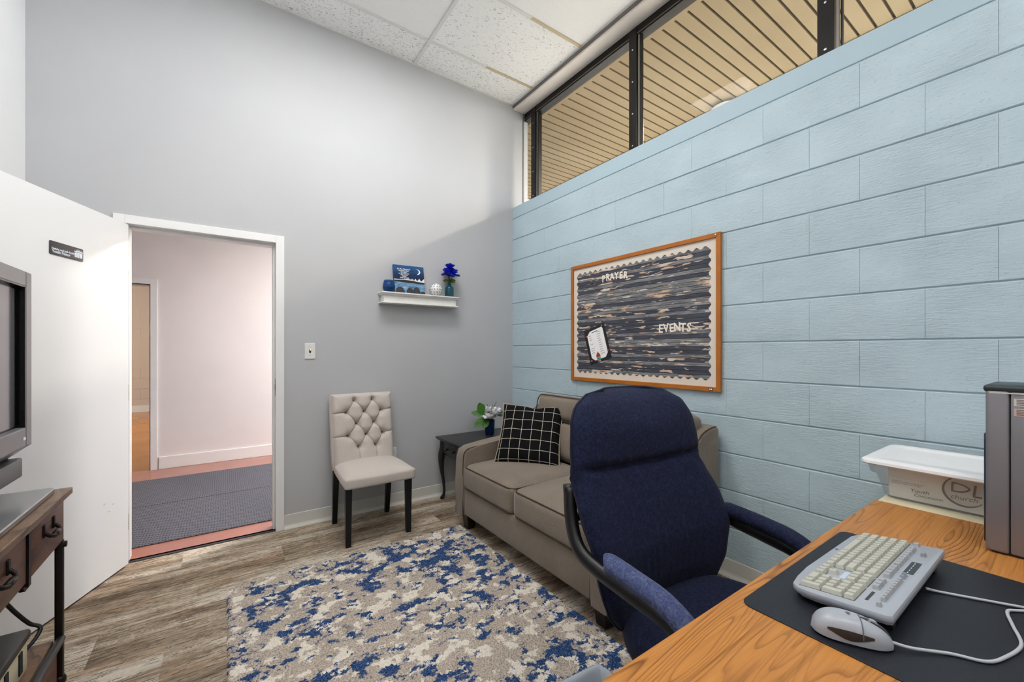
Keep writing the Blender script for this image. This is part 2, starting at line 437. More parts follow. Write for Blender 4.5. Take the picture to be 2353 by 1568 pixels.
def m_thin(name, tint, gloss_rough=.02, opac=.0, dcol=(200, 210, 210), refl=.04):
    """thin clear or milky sheet: see-through + surface reflection (+ some body colour)"""
    g = G(name); g.N.remove(g.b)
    tr = g.n('BsdfTransparent'); tr.inputs[0].default_value = tint
    gl = g.n('BsdfGlossy'); gl.inputs['Roughness'].default_value = gloss_rough
    lw = g.n('LayerWeight'); lw.inputs[0].default_value = .5
    fr = g.math('ADD', g.math('MULTIPLY', g.math('POWER', lw.outputs['Facing'], 5), .9), refl)
    mx = g.n('MixShader'); a = tr.outputs[0]
    if opac:
        df = g.n('BsdfDiffuse'); df.inputs[0].default_value = rgb(*dcol)
        tl = g.n('BsdfTranslucent'); tl.inputs[0].default_value = rgb(*dcol)
        m0 = g.n('MixShader'); m0.inputs[0].default_value = .4; g.L.new(df.outputs[0], m0.inputs[1]); g.L.new(tl.outputs[0], m0.inputs[2])
        m1 = g.n('MixShader'); m1.inputs[0].default_value = opac; g.L.new(a, m1.inputs[1]); g.L.new(m0.outputs[0], m1.inputs[2]); a = m1.outputs[0]
    g.L.new(fr, mx.inputs[0]); g.L.new(a, mx.inputs[1]); g.L.new(gl.outputs[0], mx.inputs[2]); g.L.new(mx.outputs[0], g.out.inputs[0])
    MATS[name] = g.m
m_thin('window_glass', (.96, .95, .92, 1), refl=.005)
m_thin('bin_clear', (.97, .98, .98, 1), .15, .24, (232, 236, 238))
m_thin('blue_glass', (.16, .55, .78, 1), .03, .3, (14, 100, 170))
m_thin('teal_glass', (.42, .74, .80, 1), .03, .25, (40, 130, 150))
m_thin('liner_sheet', (.85, .9, .97, 1), .2, .88, (226, 234, 245))

def emit(name, c, s):
    g = G(name); g.N.remove(g.b); e = g.n('Emission'); e.inputs[0].default_value = c; e.inputs[1].default_value = s
    g.L.new(e.outputs[0], g.out.inputs[0]); MATS[name] = g.m
emit('lamp_panel', (1, .985, .96, 1), TROFFER); emit('lamp_panel_new', (1, .985, .96, 1), TROFFER * 1.6)

def m_soffit():
    g = G('tan_plank'); p = g.pos()
    c = g.ramp(g.noise(p, 1.2, 3), [(.3, rgb(130, 112, 86)), (.7, rgb(142, 126, 101))])
    sp = g.ramp(g.noise(g.map(p, (1, 1, 1)), 55, 2, .7), [(.60, 0), (.68, .35)])
    c = g.mix(sp, c, rgb(112, 92, 66)); MATS['tan_plank'] = g.base(c, .7, 0, .3)
m_soffit()
mat('soffit_gap', (60, 48, 36), .8)

def m_mat():
    g = G('woven_mat'); p = g.pos()
    q = g.map(p, (31, 62, 1)); s_ = g.sep(q)
    row = g.math('FLOOR', s_[1]); sh = g.math('MULTIPLY', g.math('MODULO', row, 2), .5)
    fx = g.math('FRACT', g.math('ADD', s_[0], g.math('ADD', sh, g.math('MULTIPLY', g.noise(p, 6, 2), .7)))); fy = g.math('FRACT', s_[1])
    bx = g.math('SINE', g.math('MULTIPLY', fx, PI)); by = g.math('SINE', g.math('MULTIPLY', fy, PI))
    h = g.math('MULTIPLY', g.math('POWER', bx, .35), g.math('POWER', by, .5))
    c = g.ramp(h, [(.15, rgb(42, 42, 46)), (.5, rgb(90, 90, 96)), (.9, rgb(126, 126, 134))])
    c = g.mix(g.math('MULTIPLY', g.noise(p, 300, 2), .35), c, rgb(70, 72, 86))
    g.bump(h, .9, .008); MATS['woven_mat'] = g.base(c, .9, 0, .1)
m_mat()

def m_planks_print():
    """printed weathered boards on the notice board's backing paper (flat print); object space y across, x along"""
    g = G('board_print'); p = g.obj(); s_ = g.sep(p)
    rows = g.math('MULTIPLY', s_[1], 1 / .0238); row = g.math('FLOOR', rows); fy = g.math('FRACT', rows)
    off = g.math('MULTIPLY', row, 13.37)
    q = g.comb(g.math('ADD', s_[0], off), s_[1], off)
    rid = g.n('TexWhiteNoise', noise_dimensions='1D'); g.put(rid.inputs['W'], row); rv = rid.outputs[0]
    grain = g.noise(g.map(q, (9, 190, 1)), 1, 4, .65, .5)
    dark = g.ramp(grain, [(.3, rgb(54, 56, 66)), (.7, rgb(90, 93, 104))])
    grey = g.ramp(grain, [(.32, rgb(64, 65, 70)), (.5, rgb(122, 123, 126)), (.68, rgb(166, 166, 166))])
    c = g.mix(g.ramp(rv, [(.52, 0), (.56, 1)]), dark, grey)
    chip = g.noise(g.map(q, (10, 62, 1)), 1, 2, .55, .0)
    reg = g.noise(g.map(q, (2.0, 9, 1), (7, 0, 0)), 1, 2)
    cm = g.ramp(g.math('ADD', chip, g.math('MULTIPLY', g.math('SUBTRACT', reg, .5), .5)), [(.615, 0), (.627, 1)], 'LINEAR')
    pc = g.ramp(g.noise(g.map(q, (18, 30, 1)), 1, 1), [(.42, rgb(214, 206, 198)), (.58, rgb(208, 172, 142))])
    c = g.mix(cm, c, pc)
    edge = g.ramp(fy, [(0, 1), (.06, .85), (.13, 0), (.95, 0), (1, .5)])
    c = g.mix(edge, c, rgb(34, 28, 27)); MATS['board_print'] = g.base(c, .85, 0, .2)
m_planks_print()

def m_pillow():
    g = G('windowpane_check'); uvn = g.uv(); s_ = g.sep(uvn)
    def lines(t, other, ph):
        f = g.math('ABSOLUTE', g.math('SUBTRACT', g.math('FRACT', g.math('ADD', g.math('MULTIPLY', t, 6.3), ph)), .5))
        l = g.math('LESS_THAN', f, .024)
        tw = g.math('GREATER_THAN', g.math('FRACT', g.math('ADD', g.math('MULTIPLY', other, 84), g.math('MULTIPLY', f, 14))), .28)
        return g.math('MULTIPLY', l, tw)
    a = lines(s_[0], s_[1], .1); b = lines(s_[1], s_[0], .2)
    m = g.math('MAXIMUM', a, b)
    c = g.mix(m, g.ramp(g.noise(uvn, 220, 2), [(.3, rgb(10, 10, 11)), (.7, rgb(26, 26, 28))]), rgb(226, 218, 202))
    g.bump(g.math('ADD', g.math('MULTIPLY', m, 1.0), g.math('MULTIPLY', g.noise(uvn, 200, 1), .4)), .5, .003)
    MATS['windowpane_check'] = g.base(c, .9, 0, .1)
m_pillow()

def m_canvas():
    """hand-painted night lake on the little canvas (flat paint); uv space"""
    g = G('night_painting'); uvn = g.uv(); s_ = g.sep(uvn); u, v = s_[0], s_[1]
    st = g.noise(g.map(uvn, (4, 16, 1)), 1, 4, .6, .6)
    sky = g.ramp(g.math('ADD', g.math('MULTIPLY', v, .9), g.math('MULTIPLY', g.math('SUBTRACT', st, .5), .5)), [(.45, rgb(18, 34, 66)), (.62, rgb(22, 50, 92)), (.82, rgb(36, 86, 136)), (1, rgb(24, 72, 122))])
    lake = g.ramp(st, [(.3, rgb(56, 96, 140)), (.55, rgb(116, 154, 188)), (.75, rgb(176, 200, 220))])
    c = g.mix(g.math('LESS_THAN', v, .40), sky, lake)
    MATS['night_painting'] = g.base(c, .55, 0, .3)
m_canvas()
mat('canvas_edge', (20, 74, 128), .6); mat('paint_white', (234, 236, 238), .6); mat('paint_dark', (30, 24, 26), .6); mat('paint_rock', (52, 50, 56), .6, var=.5, vscale=90)

# =================================================================== THE ROOM
# ---- floor: carpet planks
FL = Geo().box(XL - .12, XW + .2, YB - .1, YW + .02, -.08, -.006).build('floor', mat('subfloor', (90, 84, 78), .9)); struct(FL, 'carpeted floor laid with streaky taupe and grey planks')
PW, PLN = .25, 1.0
row = 0; y1 = 3.265
while y1 > YB:
    y0 = max(y1 - PW, YB); off = [-.115, .295, .795 - 1, .05][row % 4] - 2
    off = {0: .795, 1: .295, 2: -.115, 3: .55}[row % 4] - 3
    x = off
    while x < XW:
        a, b = max(x, XL), min(x + PLN, XW + .01); x += PLN
        if b - a < .02: continue
        Geo().box(a, b, y0, y1, -.006, 0).build('carpet_plank', 'carpet_plank', FL, True)
    y1 = y0; row += 1

# ---- far wall with the door opening
DX0, DX1, DZ = -.475, .289, 1.985
wf = Geo()
wf.box(XL - .12, DX0 - .02, YW, YW + .12, 0, 4.0).box(DX1 + .02, 2.46, YW, YW + .12, 0, 4.0).box(DX0 - .02, DX1 + .02, YW, YW + .12, DZ + .02, 4.0)
WF = struct(wf.build('wall_far', 'grey_paint'), 'smooth pale grey wall with the open doorway')
WL = struct(Geo().box(XL - .12, XL, YB, YW, 0, 4.0).build('wall_left', 'white_paint'), 'white wall behind the open door')
WB = struct(Geo().box(XL - .12, 2.46, YB - .12, YB, 0, 4.0).build('wall_back', 'white_paint'), 'white wall at the near end of the office')
def cove(name, pts, par, label):
    g = Geo()
    (x0, y0), (x1, y1), (nx, ny) = pts
    prof = [(0, 0), (.016, 0), (.014, .008), (.007, .02), (.004, .03), (.004, .098), (0, .100)]
    for (xa, ya), rev in (((x0, y0), 0), ((x1, y1), 1)):
        g.v += [(xa + nx * d, ya + ny * d, z) for d, z in prof]
    n = len(prof); g.f += [(i, (i + 1) % n, n + (i + 1) % n, n + i) for i in range(n)] + [tuple(range(n))[::-1], tuple(range(n, 2 * n))]
    return struct(g.build(name, 'cove_base'), label)
cove('baseboard_far', ((DX1 + .05, YW), (XW, YW), (0, -1)), None, 'off-white vinyl cove base along the grey wall')
cove('baseboard_corner', ((XL, YW), (DX0 - .1, YW), (0, -1)), None, 'off-white vinyl cove base behind the open door')
cove('baseboard_right', ((XW, YW), (XW, YB), (-1, 0)), None, 'off-white vinyl cove base along the blue block wall')
cove('baseboard_left', ((XL, YW), (XL, YB), (1, 0)), None, 'off-white vinyl cove base along the white side wall')

# ---- blue block wall
WR = Geo().box(XW + .006, 2.47, YB, YW + .1, -.02, 2.62).box(XW + .001, XW + .02, YB, YW, 2.512, 2.62).build('wall_right', 'blue_joint', bevel=.004)
struct(WR, 'pale blue painted concrete block wall')
BZ0, BH, BP = .070 - .2032, .2032, .394
def block_mesh(w, h):
    j = .0024; v = .0000; c = .0034; x0, x1 = XW, XW + .03
    y0, y1, z0, z1 = v, w - v, j, h - j
    V = [(x1, y0, z0), (x1, y1, z0), (x1, y1, z1), (x1, y0, z1), (x0 + c, y0, z0), (x0 + c, y1, z0), (x0 + c, y1, z1), (x0 + c, y0, z1),
         (x0, y0 + c * .18, z0 + c), (x0, y1 - c * .18, z0 + c), (x0, y1 - c * .18, z1 - c), (x0, y0 + c * .18, z1 - c)]
    V[4:8] = [(x0 + c if k in (4, 5, 6, 7) else 0, y, z) for k, (x, y, z) in zip((4, 5, 6, 7), V[4:8])]
    F = [(0, 1, 2, 3)[::-1]] + [(a, a % 4 + 0, 0, 0) for a in ()]
    F = [(3, 2, 1, 0)]
    for i in range(4):
        k = (i + 1) % 4; F += [(i, k, 4 + k, 4 + i), (4 + i, 4 + k, 8 + k, 8 + i)]
    F.append((8, 9, 10, 11))
    me = bpy.data.meshes.new('block'); me.from_pydata([(x - XW, y, z) for x, y, z in V], [], F); me.materials.append(MATS['blue_block']); me.update(); fix_normals(me); return me
full_block = block_mesh(BP, BH)
for r in range(13):
    z = BZ0 + r * BH
    if z + BH < .02: continue
    y = .209 + (0 if r % 2 == 0 else BP / 2) - BP * 6     # which rows break where
    rr = round((z - 1.492) / BH)
    y = (.209 if rr % 2 == 0 else .398) - BP * 6
    while y < YW:
        a, b = max(y, YB), min(y + BP, YW); y += BP
        if b - a < .03: continue
        me = full_block if abs(b - a - BP) < 1e-4 else block_mesh(b - a, BH)
        o = bpy.data.objects.new('block', me); COL.objects.link(o); o.location = (XW + random.uniform(-.0006, .0006), a, z); place(o, WR, True)

# ---- ceiling: grid and tiles
CE = struct(Geo().box(XL - .1, XW + .03, YB - .1, YW + .1, ZC + .06, ZC + .1).build('ceiling', 'ceiling_void'), 'suspended ceiling of white acoustic tiles')
xs = [XL, .063, 1.283, XW + .01]; ys = [YW, 2.93, 2.315, 1.70, 1.085, .47, -.145, -.76, -1.375, YB]
TEX = {(2, 0): 'tile_fissured', (2, 1): 'tile_sparse', (2, 2): 'tile_fine', (1, 0): 'tile_fissured', (1, 1): 'tile_fine'}
lamps = [(1, 2), (1, 6), (0, 4)]
for i in range(3):
    for j in range(len(ys) - 1):
        a, b = xs[i] + .004, xs[i + 1] - .004; c, d = ys[j + 1] + .004, ys[j] - .004
        if (i, j) in lamps: continue
        Geo().box(a, b, c, d, ZC + .004, ZC + .02).build('ceiling_tile', TEX.get((i, j), ['tile_fine', 'tile_fissured'][(i + j) % 2]), CE, True)
for k, x in enumerate(xs):
    m_ = 'tbar_white'
    Geo().box(x - .012, x + .012, YB, YW, ZC - .002, ZC + .003).build('grid_bar', m_, CE, True)
for i in range(3):
    for j, y in enumerate(ys):
        st_ = (i, j) in ((2, 2), (1, 1))
        xa = xs[i] + .012; xb = xs[i + 1] - .012
        if i == 2 and j in (1, 2):
            xm = lerp(xa, xb, .5)
            Geo().box(xa, xm, y - .012, y + .012, ZC - .0015, ZC + .003).build('grid_bar', 'tbar_white', CE, True)
            Geo().box(xm, xb, y - .012, y + .012, ZC - .0015, ZC + .003).build('grid_bar', 'tbar_stained', CE, True)
        else:
            Geo().box(xa, xb, y - .012, y + .012, ZC - .0015, ZC + .003).build('grid_bar', 'tbar_white', CE, True)
# two fluorescent troffers set in the grid, plus one added to brighten the blue wall
for k, (i, j) in enumerate(lamps):
    a, b, c, d = xs[i] + .01, xs[i + 1] - .01, ys[j + 1] + .01, ys[j] - .01
    t = thing('ceiling_light', ('recessed fluorescent ceiling light nearest the grey wall', 'recessed fluorescent ceiling light over the desk end of the room', 'short added fill light in the ceiling beside the white wall')[k], 'ceiling light', ((a + b) / 2, (c + d) / 2, ZC), 0, 'fluorescent ceiling lights')
    fr = Geo()
    for q in ((a, a + .04, c, d), (b - .04, b, c, d), (a + .04, b - .04, c, c + .04), (a + .04, b - .04, d - .04, d)): fr.box(*q, ZC - .003, ZC + .055)
    fr.build('frame', 'tbar_white', t, True)
    Geo().box(a + .04, b - .04, c + .04, d - .04, ZC + .004, ZC + .012).build('diffuser', 'lamp_panel_new' if k == 0 else 'lamp_panel', t, True)

# ---- soffit beam over the clerestory and the window band
struct(Geo().box(XW + .012, 2.52, YB, YW + .02, 3.57, 3.78).build('trim_1', 'soffit_white', bevel=.006), 'cream plaster soffit between ceiling tiles and clerestory window')
struct(Geo().box(XW + .002, XW + .014, YB, YW, 3.585, ZC + .004).build('trim_2', mat('edge_angle', (120, 112, 106), .5)), 'thin dark edge angle along the ceiling tiles')
struct(Geo().box(2.400, 2.410, YW - .004, YW + .004, 2.62, 3.57).build('trim_3', mat('corner_bead', (104, 104, 106), .5)), 'thin grey corner strip beside the clerestory window')
XG = 2.44
WN = struct(Geo().box(XG - .02, XG + .05, YB, YW + .04, 3.50, 3.572).box(XG - .02, XG + .05, YB, YW + .04, 2.615, 2.645).build('window_1', 'dark_bronze'), 'long clerestory window in a dark bronze frame above the blue wall')
Geo().box(XG - .024, XG - .018, YB, YW, 3.513, 3.517).build('glazing_bead', 'window_bead', WN, True)
mul = [3.09, 1.925, .766, -.39, -1.5]
for y in mul:
    o = Geo().box(XG - .03, XG + .05, y - .028, y + .04, 2.63, 3.56).build('mullion', 'dark_bronze', WN, True, bevel=.003)
    Geo().box(XG - .02, XG - .005, y - .046, y - .036, 2.63, 3.51).build('glazing_bead', 'window_bead', o, True)
    Geo().box(XG - .018, XG + .0, y - .060, y - .052, 2.63, 3.51).build('glazing_bead', 'dark_bronze', o, True)
    for z in (2.72, 2.95, 3.18, 3.41):
        Geo().lathe([(.0, -.002), (.006, -.001), (.006, .002), (0, .003)], 8).x(Matrix.Translation((XG - .031, y + .005, z)) @ Matrix.Rotation(-PI / 2, 4, 'Y')).build('screw', 'chrome', o, True)
edges = [YW + .03] + mul + [YB]
for a, b in zip(edges, edges[1:]):
    if a - b > .1: Geo().box(XG + .004, XG + .010, b + .03 if b in mul else b, a - .03 if a in mul else a, 2.64, 3.505).build('pane', 'window_glass', WN, True)

# ---- outside: overhanging porch soffit of tan boards, ground
SO = struct(Geo().box(2.45, 4.45, -2.5, 8.0, 3.715, 3.80).build('ceiling_porch', 'soffit_gap'), 'tan boarded porch ceiling seen through the clerestory window')
Geo().box(2.5, 2.74, -2.5, 8, 3.695, 3.714).build('edge_board', 'tan_plank', SO, True)
me = None; y = -.6
while y < 7.4:
    if me is None:
        o = Geo().box(0, 1.32, .008, .0955, 0, .015).build('porch_board', 'tan_plank', SO, True, loc=(2.74, y, 3.70)); me = o.data
    else:
        o = link('porch_board', me, None, SO, True, loc=(2.74, y, 3.70))
    y += .105
Geo().box(4.06, 4.4, -2.5, 8, 3.69, 3.714).build('edge_board', mat('tan_edge', (126, 104, 72), .7), SO, True)
struct(Geo().box(2.5, 40, -30, 40, -.3, -.1).build('ground', 'concrete'), 'pale paving outside the clerestory window')
struct(Geo().box(2.46, 2.5, YW + .17, 8, -.2, 3.8).build('wall_outside', 'tan_block'), 'outside face of the building beyond the office')

# ---- door frame, door leaf
def framepiece(name, x0, x1, ztop, ywall, depth, side, m_, label, wdt=.05, lip=.012):
    """hollow metal door frame: face on the room side (-Y) plus the reveal"""
    g = Geo(); ya = ywall - lip
    g.box(x0 - wdt, x0, ya, ywall + depth, 0, ztop + wdt).box(x1, x1 + wdt, ya, ywall + depth, 0, ztop + wdt).box(x0, x1, ya, ywall + depth, ztop, ztop + wdt)
    # stops
    g.box(x0, x0 + .014, ywall + .045, ywall + depth - .015, 0, ztop).box(x1 - .014, x1, ywall + .045, ywall + depth - .015, 0, ztop).box(x0 + .014, x1 - .014, ywall + .045, ywall + depth - .015, ztop - .014, ztop)
    return struct(g.build(name, m_, bevel=.002), label)
T4 = framepiece('trim_4', DX0, DX1, DZ, YW, .13, 1, 'trim_paint', 'white metal door frame around the open doorway')
o = Geo().box(DX1 - .0025, DX1 + .001, YW + .008, YW + .034, .93, 1.05).build('strike_plate', 'steel_strike', T4, True)
Geo().box(DX1 - .0035, DX1, YW + .014, YW + .028, .97, 1.01).build('strike_hole', 'ink_black', o, True)
struct(Geo().box(DX0 - .0, DX1, YW + .005, YW + .03, 0, .004).build('trim_5', 'rubber_dark'), 'dark transition strip under the doorway')
# leaf: hinge near (-.462, 3.225), swung about 113 degrees into the room
hx, hy = -.456, 3.222; tx, ty = -.392, -.920
DOOR = Geo()
nx_, ny_ = ty, -tx     # normal towards the side wall
nrm = Vector((-ty, tx, 0))  # (.92,-.392): towards the room
ln, thk = .80, .044
P0 = Vector((hx, hy, .012)); A = Vector((tx, ty, 0)); Bk = -nrm * thk
DOOR.v = [tuple(P0 + A * s_ + Bk * q + Vector((0, 0, z))) for z in (0, 1.962) for s_, q in ((0, 0), (ln, 0), (ln, 1), (0, 1))]
DOOR.f = [(0, 1, 2, 3), (7, 6, 5, 4), (0, 4, 5, 1), (1, 5, 6, 2), (2, 6, 7, 3), (3, 7, 4, 0)]
D1 = DOOR.build('door_1', 'door_paint'); fix_normals(D1.data); struct(D1, 'plain white flush door swung open into the office')
for z in (.25, 1.0, 1.75):
    Geo().tube([(hx - .006, hy + .012, z - .045), (hx - .006, hy + .012, z + .045)], .007, 8).build('hinge', 'steel_strike', D1, True)
def on_door(s_, z, off=.0):
    p = P0 + A * s_ + nrm * off; return frame((p.x, p.y, z), -A, (0, 0, 1))
h1 = Geo().lathe([(.026, 0), (.026, .008), (.012, .010), (.012, .035), (.026, .042), (.030, .055), (.024, .068), (0, .072)], 16).x(on_door(ln - .055, 1.0)).build('door_handle', 'chrome', D1, True, True)
for s_, z, a_ in ((.18, .42, .3), (.12, .40, .1), (.15, .37, -.2)):
    Geo().box(-.008, .008, -.0015, .0015, 0, .0006).x(on_door(s_, z) @ Matrix.Rotation(a_, 4, 'Z')).build('scuff', mat('scuff_grey', (176, 176, 180), .6), D1, True)
# name plate
sp = P0 + A * .42 + nrm * .001
sg = thing('name_plate', 'small black plastic name plate on the white door', 'sign', (sp.x, sp.y, 1.72))
M = on_door(.42, 1.72, .0005)
Geo().prism(rrect(.187, .062, .006), 0, .003, M).build('plate', 'sign_black', sg, True)
text_geo('Natisha and Josh Smith', .0135, .0006, 'LEFT', bold=.0003).x(M @ Matrix.Translation((-.085, -.003, .0036))).build('lettering', 'sign_ink', sg, True)
text_geo('Youth Pastor', .0185, .0006, 'LEFT', bold=.0004).x(M @ Matrix.Translation((-.083, -.016, .0036))).build('lettering', 'sign_ink', sg, True)
fr_ = Geo()
for q in ((.037, .0385, -.026, .031), (.0905, .092, -.026, .031), (.0385, .0905, -.026, -.0245)): fr_.box(*q, .003, .0036)
fr_.build('border_line', 'sign_blue', sg, True)
em = Geo()
for k, (cx_, hgt) in enumerate(((.046, .014), (.056, .018), (.066, .020), (.076, .017), (.084, .015))):
    em.prism([(cx_ + .003 * math.cos(a * PI / 4), -.0 + hgt - .004 + .003 * math.sin(a * PI / 4)) for a in range(8)], .003, .0036, M)
    em.prism([(cx_ - .0045, hgt - .010), (cx_ + .0045, hgt - .010), (cx_ + .0035, -.017), (cx_ - .0035, -.017)], .003, .0035 + k * .00002, M)
    em.prism([(cx_ - .004, hgt - .009), (cx_ - .002, hgt - .009), (cx_ - .006, hgt + .003), (cx_ - .0075, hgt + .003)], .003, .0037, M)
    em.prism([(cx_ + .002, hgt - .009), (cx_ + .004, hgt - .009), (cx_ + .0075, hgt + .003), (cx_ + .006, hgt + .003)], .003, .0037, M)
em.build('group_emblem', 'sign_ink', sg, True)

# ---- hallway beyond
HY = 5.66; HZ = 2.75
struct(Geo().box(-3.2, 4.0, YW + .03, HY + .02, -.08, 0).box(DX0, DX1, YW + .01, YW + .06, -.08, 0).build('floor_hall', 'terracotta_floor'), 'glossy red-brown painted hallway floor')
OX = -.632
struct(Geo().box(OX, 4.0, HY, HY + .12, 0, HZ).box(-3.2, OX - .92, HY, HY + .12, 0, HZ).box(OX - .92, OX, HY, HY + .12, 1.935, HZ).build('wall_hall', 'hall_paint'), 'pinkish white hallway wall opposite the office door')
struct(Geo().box(-3.2, 4.0, YW + .12, HY, HZ, HZ + .05).build('ceiling_hall', 'white_paint'), 'white hallway ceiling')
struct(Geo().box(-3.25, -3.2, YW + .12, HY, 0, HZ).box(4.0, 4.05, YW + .12, HY, 0, HZ).build('wall_hall_ends', 'hall_paint'), 'end walls of the hallway')
struct(Geo().box(-3.2, XL - .12, YW, YW + .12, 0, 3.1).box(2.46, 4.0, YW + .02, YW + .12, 0, HZ).box(2.46, 2.5, YW + .12, HY, HZ, 3.8).box(-3.2, 2.46, YW + .119, YW + .121, 3, 3.1).build('wall_hall_upper', 'hall_paint'), 'wall above the hallway ceiling')
bb = Geo().box(-.565, 4.0, HY - .014, HY, 0, .128).box(-3.2, OX - .99, HY - .014, HY, 0, .128).build('baseboard_hall', 'trim_paint', bevel=.003); struct(bb, 'white wooden baseboard of the hallway')
framepiece('trim_6', OX - .92, OX, 1.935, HY, .14, 1, 'trim_paint', 'white door frame on the far side of the hallway', wdt=.055, lip=.014)
for k, (a, b, lab) in enumerate(((3.478, 4.335, 'grey braided runner mat lying nearest the office doorway'), (4.338, 5.21, 'grey braided runner mat lying along the far side of the hallway'))):
    mt = tag(Geo().box(-1.9, 2.2, a, b, .0, .009).build('hallway_mat', 'woven_mat', bevel=.003), lab, 'mat', 'grey runner mats in the hallway')
# room across the hallway
FY_ = 11.15
struct(Geo().box(-6, 3.5, HY + .02, FY_ + .1, -.08, -.001).build('floor_hall_room', 'amber_floor'), 'glossy amber floor of the room across the hallway')
RB = struct(Geo().box(-6, 3.5, FY_ + .008, FY_ + .15, 0, 3.2).build('wall_hall_room', 'tan_block'), 'tan block wall of the room across the hallway')
bme = None
for r in range(10):
    z = .06 + r * .2032
    for k in range(6):
        x = -3.2 + k * .4 + (.2 if r % 2 else 0)
        if bme is None:
            o = Geo().box(.002, .398, 0, .02, .004, .199).build('block', 'tan_block', RB, True, loc=(x, FY_, z)); bme = o.data
        else: link('block', bme, None, RB, True, loc=(x, FY_, z))
struct(Geo().box(-6, 3.5, FY_ - .015, FY_, 0, .132).build('baseboard_hall_room', 'cove_base'), 'cream baseboard of the room across the hallway')
struct(Geo().box(-6, 3.5, HY + .12, FY_, 3.2, 3.25).build('ceiling_hall_room', 'white_paint'), 'ceiling of the room across the hallway')
struct(Geo().box(-6.05, -6, HY + .1, FY_, 0, 3.2).box(3.5, 3.55, HY + .1, FY_, 0, 3.2).box(-6, 3.5, HY + .1, HY + .13, HZ, 3.25).build('wall_hall_room_sides', 'tan_block'), 'side walls of the room across the hallway')
def lamp(name, loc, size, watts, col, label):
    t = thing(name, label, 'ceiling light', loc)
    Geo().lathe([(size, 0), (size, -.03), (size * .9, -.05), (0, -.055)][::-1], 24).build('shade', mat('lamp_shade', (240, 238, 230), .4), t)
    d = bpy.data.lights.new('lamp', 'AREA'); d.shape = 'DISK'; d.size = size * 1.8; d.energy = watts; d.color = col
    l = bpy.data.objects.new('lamp_bulb', d); COL.objects.link(l); l.location = (0, 0, -.06); l.parent = t
lamp('ceiling_light', (2.1, 4.45, HZ), .22, HALL_W, (1, .985, .97), 'round white ceiling light of the hallway')
lamp('ceiling_light', (-1.8, 8.6, 3.2), .25, FAR_W, (1, .88, .72), 'round white ceiling light of the room across the hallway')
lamp('porch_light', (4.12, 2.15, 3.672), .14, PORCH_W, (1, .93, .82), 'round porch light under the tan boards')

# =================================================================== WALL THINGS
# light switch
sx, sz = .502, 1.2415
t = thing('light_switch', 'white wall plate with a single toggle light switch', 'switch', (sx, YW, sz - .056))
Geo().rbox(sx - .0345, sx + .0345, YW - .006, YW + .001, sz - .0565, sz + .0565, .003).build('plate', 'white_plastic', t, True)
Geo().box(sx - .006, sx + .006, YW - .0065, YW - .004, sz - .013, sz + .013).build('slot', 'ink_black', t, True)
Geo().box(-.0035, .0035, -.016, .0, -.006, .006).x(Matrix.Translation((sx, YW - .005, sz + .003)) @ Matrix.Rotation(-.5, 4, 'X')).build('toggle', 'brass', t, True, bevel=.001)
for dz in (-.03, .03): Geo().lathe([(0, -.001), (.003, -.001), (.003, .001), (0, .0015)], 8).x(Matrix.Translation((sx, YW - .006, sz + dz)) @ Matrix.Rotation(PI / 2, 4, 'X')).build('screw', mat('screw_grey', (190, 190, 190), .4), t, True)
# outlet behind the tufted chair
ox, oz = 1.10, .412
t = thing('power_outlet', 'white power outlet low on the grey wall behind the tufted chair', 'outlet', (ox, YW, oz - .057))
Geo().rbox(ox - .035, ox + .035, YW - .006, YW + .001, oz - .057, oz + .057, .003).build('plate', 'white_plastic', t, True)
for dz in (-.02, .02):
    q = Geo().lathe([(0, 0), (.017, 0), (.017, .0015), (0, .0015)], 16).x(Matrix.Translation((ox, YW - .006, oz + dz)) @ Matrix.Rotation(PI / 2, 4, 'X')).build('socket', mat('socket_teal', (150, 186, 196), .4), t, True)
    for dx in (-.006, .006): Geo().box(ox + dx - .0012, ox + dx + .0012, YW - .0082, YW - .007, oz + dz - .002, oz + dz + .006).build('slot', 'ink_black', q, True)

# ---- wall shelf with its four ornaments
SX0, SX1, SZ0, SZ1, SD = .985, 1.648, 1.615, 1.702, .105
t = thing('wall_shelf', 'white wooden ledge shelf fixed to the grey wall', 'shelf', ((SX0 + SX1) / 2, YW, SZ0))
Geo().box(SX0, SX1, YW - SD, YW, SZ1 - .012, SZ1).build('top_board', 'shelf_white', t, True, bevel=.003)
cr = Geo()
prof = [(0, 0), (.0, -.014), (.006, -.018), (.012, -.020), (.012, 0)]
cr.box(SX0 + .008, SX1 - .008, YW - SD + .008, YW, SZ1 - .020, SZ1 - .012).box(SX0 + .014, SX1 - .014, YW - SD + .014, YW, SZ1 - .026, SZ1 - .020).build('cornice', 'shelf_white', t, True)
Geo().box(SX0 + .022, SX1 - .022, YW - SD + .022, YW, SZ0 + .010, SZ1 - .026).build('fascia', 'shelf_white', t, True)
Geo().box(SX0 + .004, SX1 - .004, YW - SD + .006, YW, SZ0, SZ0 + .010).build('bottom_board', 'shelf_white', t, True, bevel=.002)
# blue glass jar
jx, jy = 1.055, YW - .056
t = thing('candle_jar', 'rounded blue glass candle jar on the wall shelf', 'jar', (jx, jy, SZ1))
prof = [(.0, .002), (.026, 0), (.036, .008), (.046, .028), (.0475, .042), (.044, .066), (.037, .092), (.036, .094), (.034, .092), (.041, .066), (.0445, .042), (.043, .028), (.033, .012), (0, .008)]
Geo().lathe(prof, 28).build('glass', 'blue_glass', t, False, True)
Geo().lathe([(0, .009), (.03, .009), (.040, .028), (.0435, .042), (.042, .056), (0, .056)], 24).build('wax', mat('wax_blue', (26, 104, 160), .4), t, False, True)
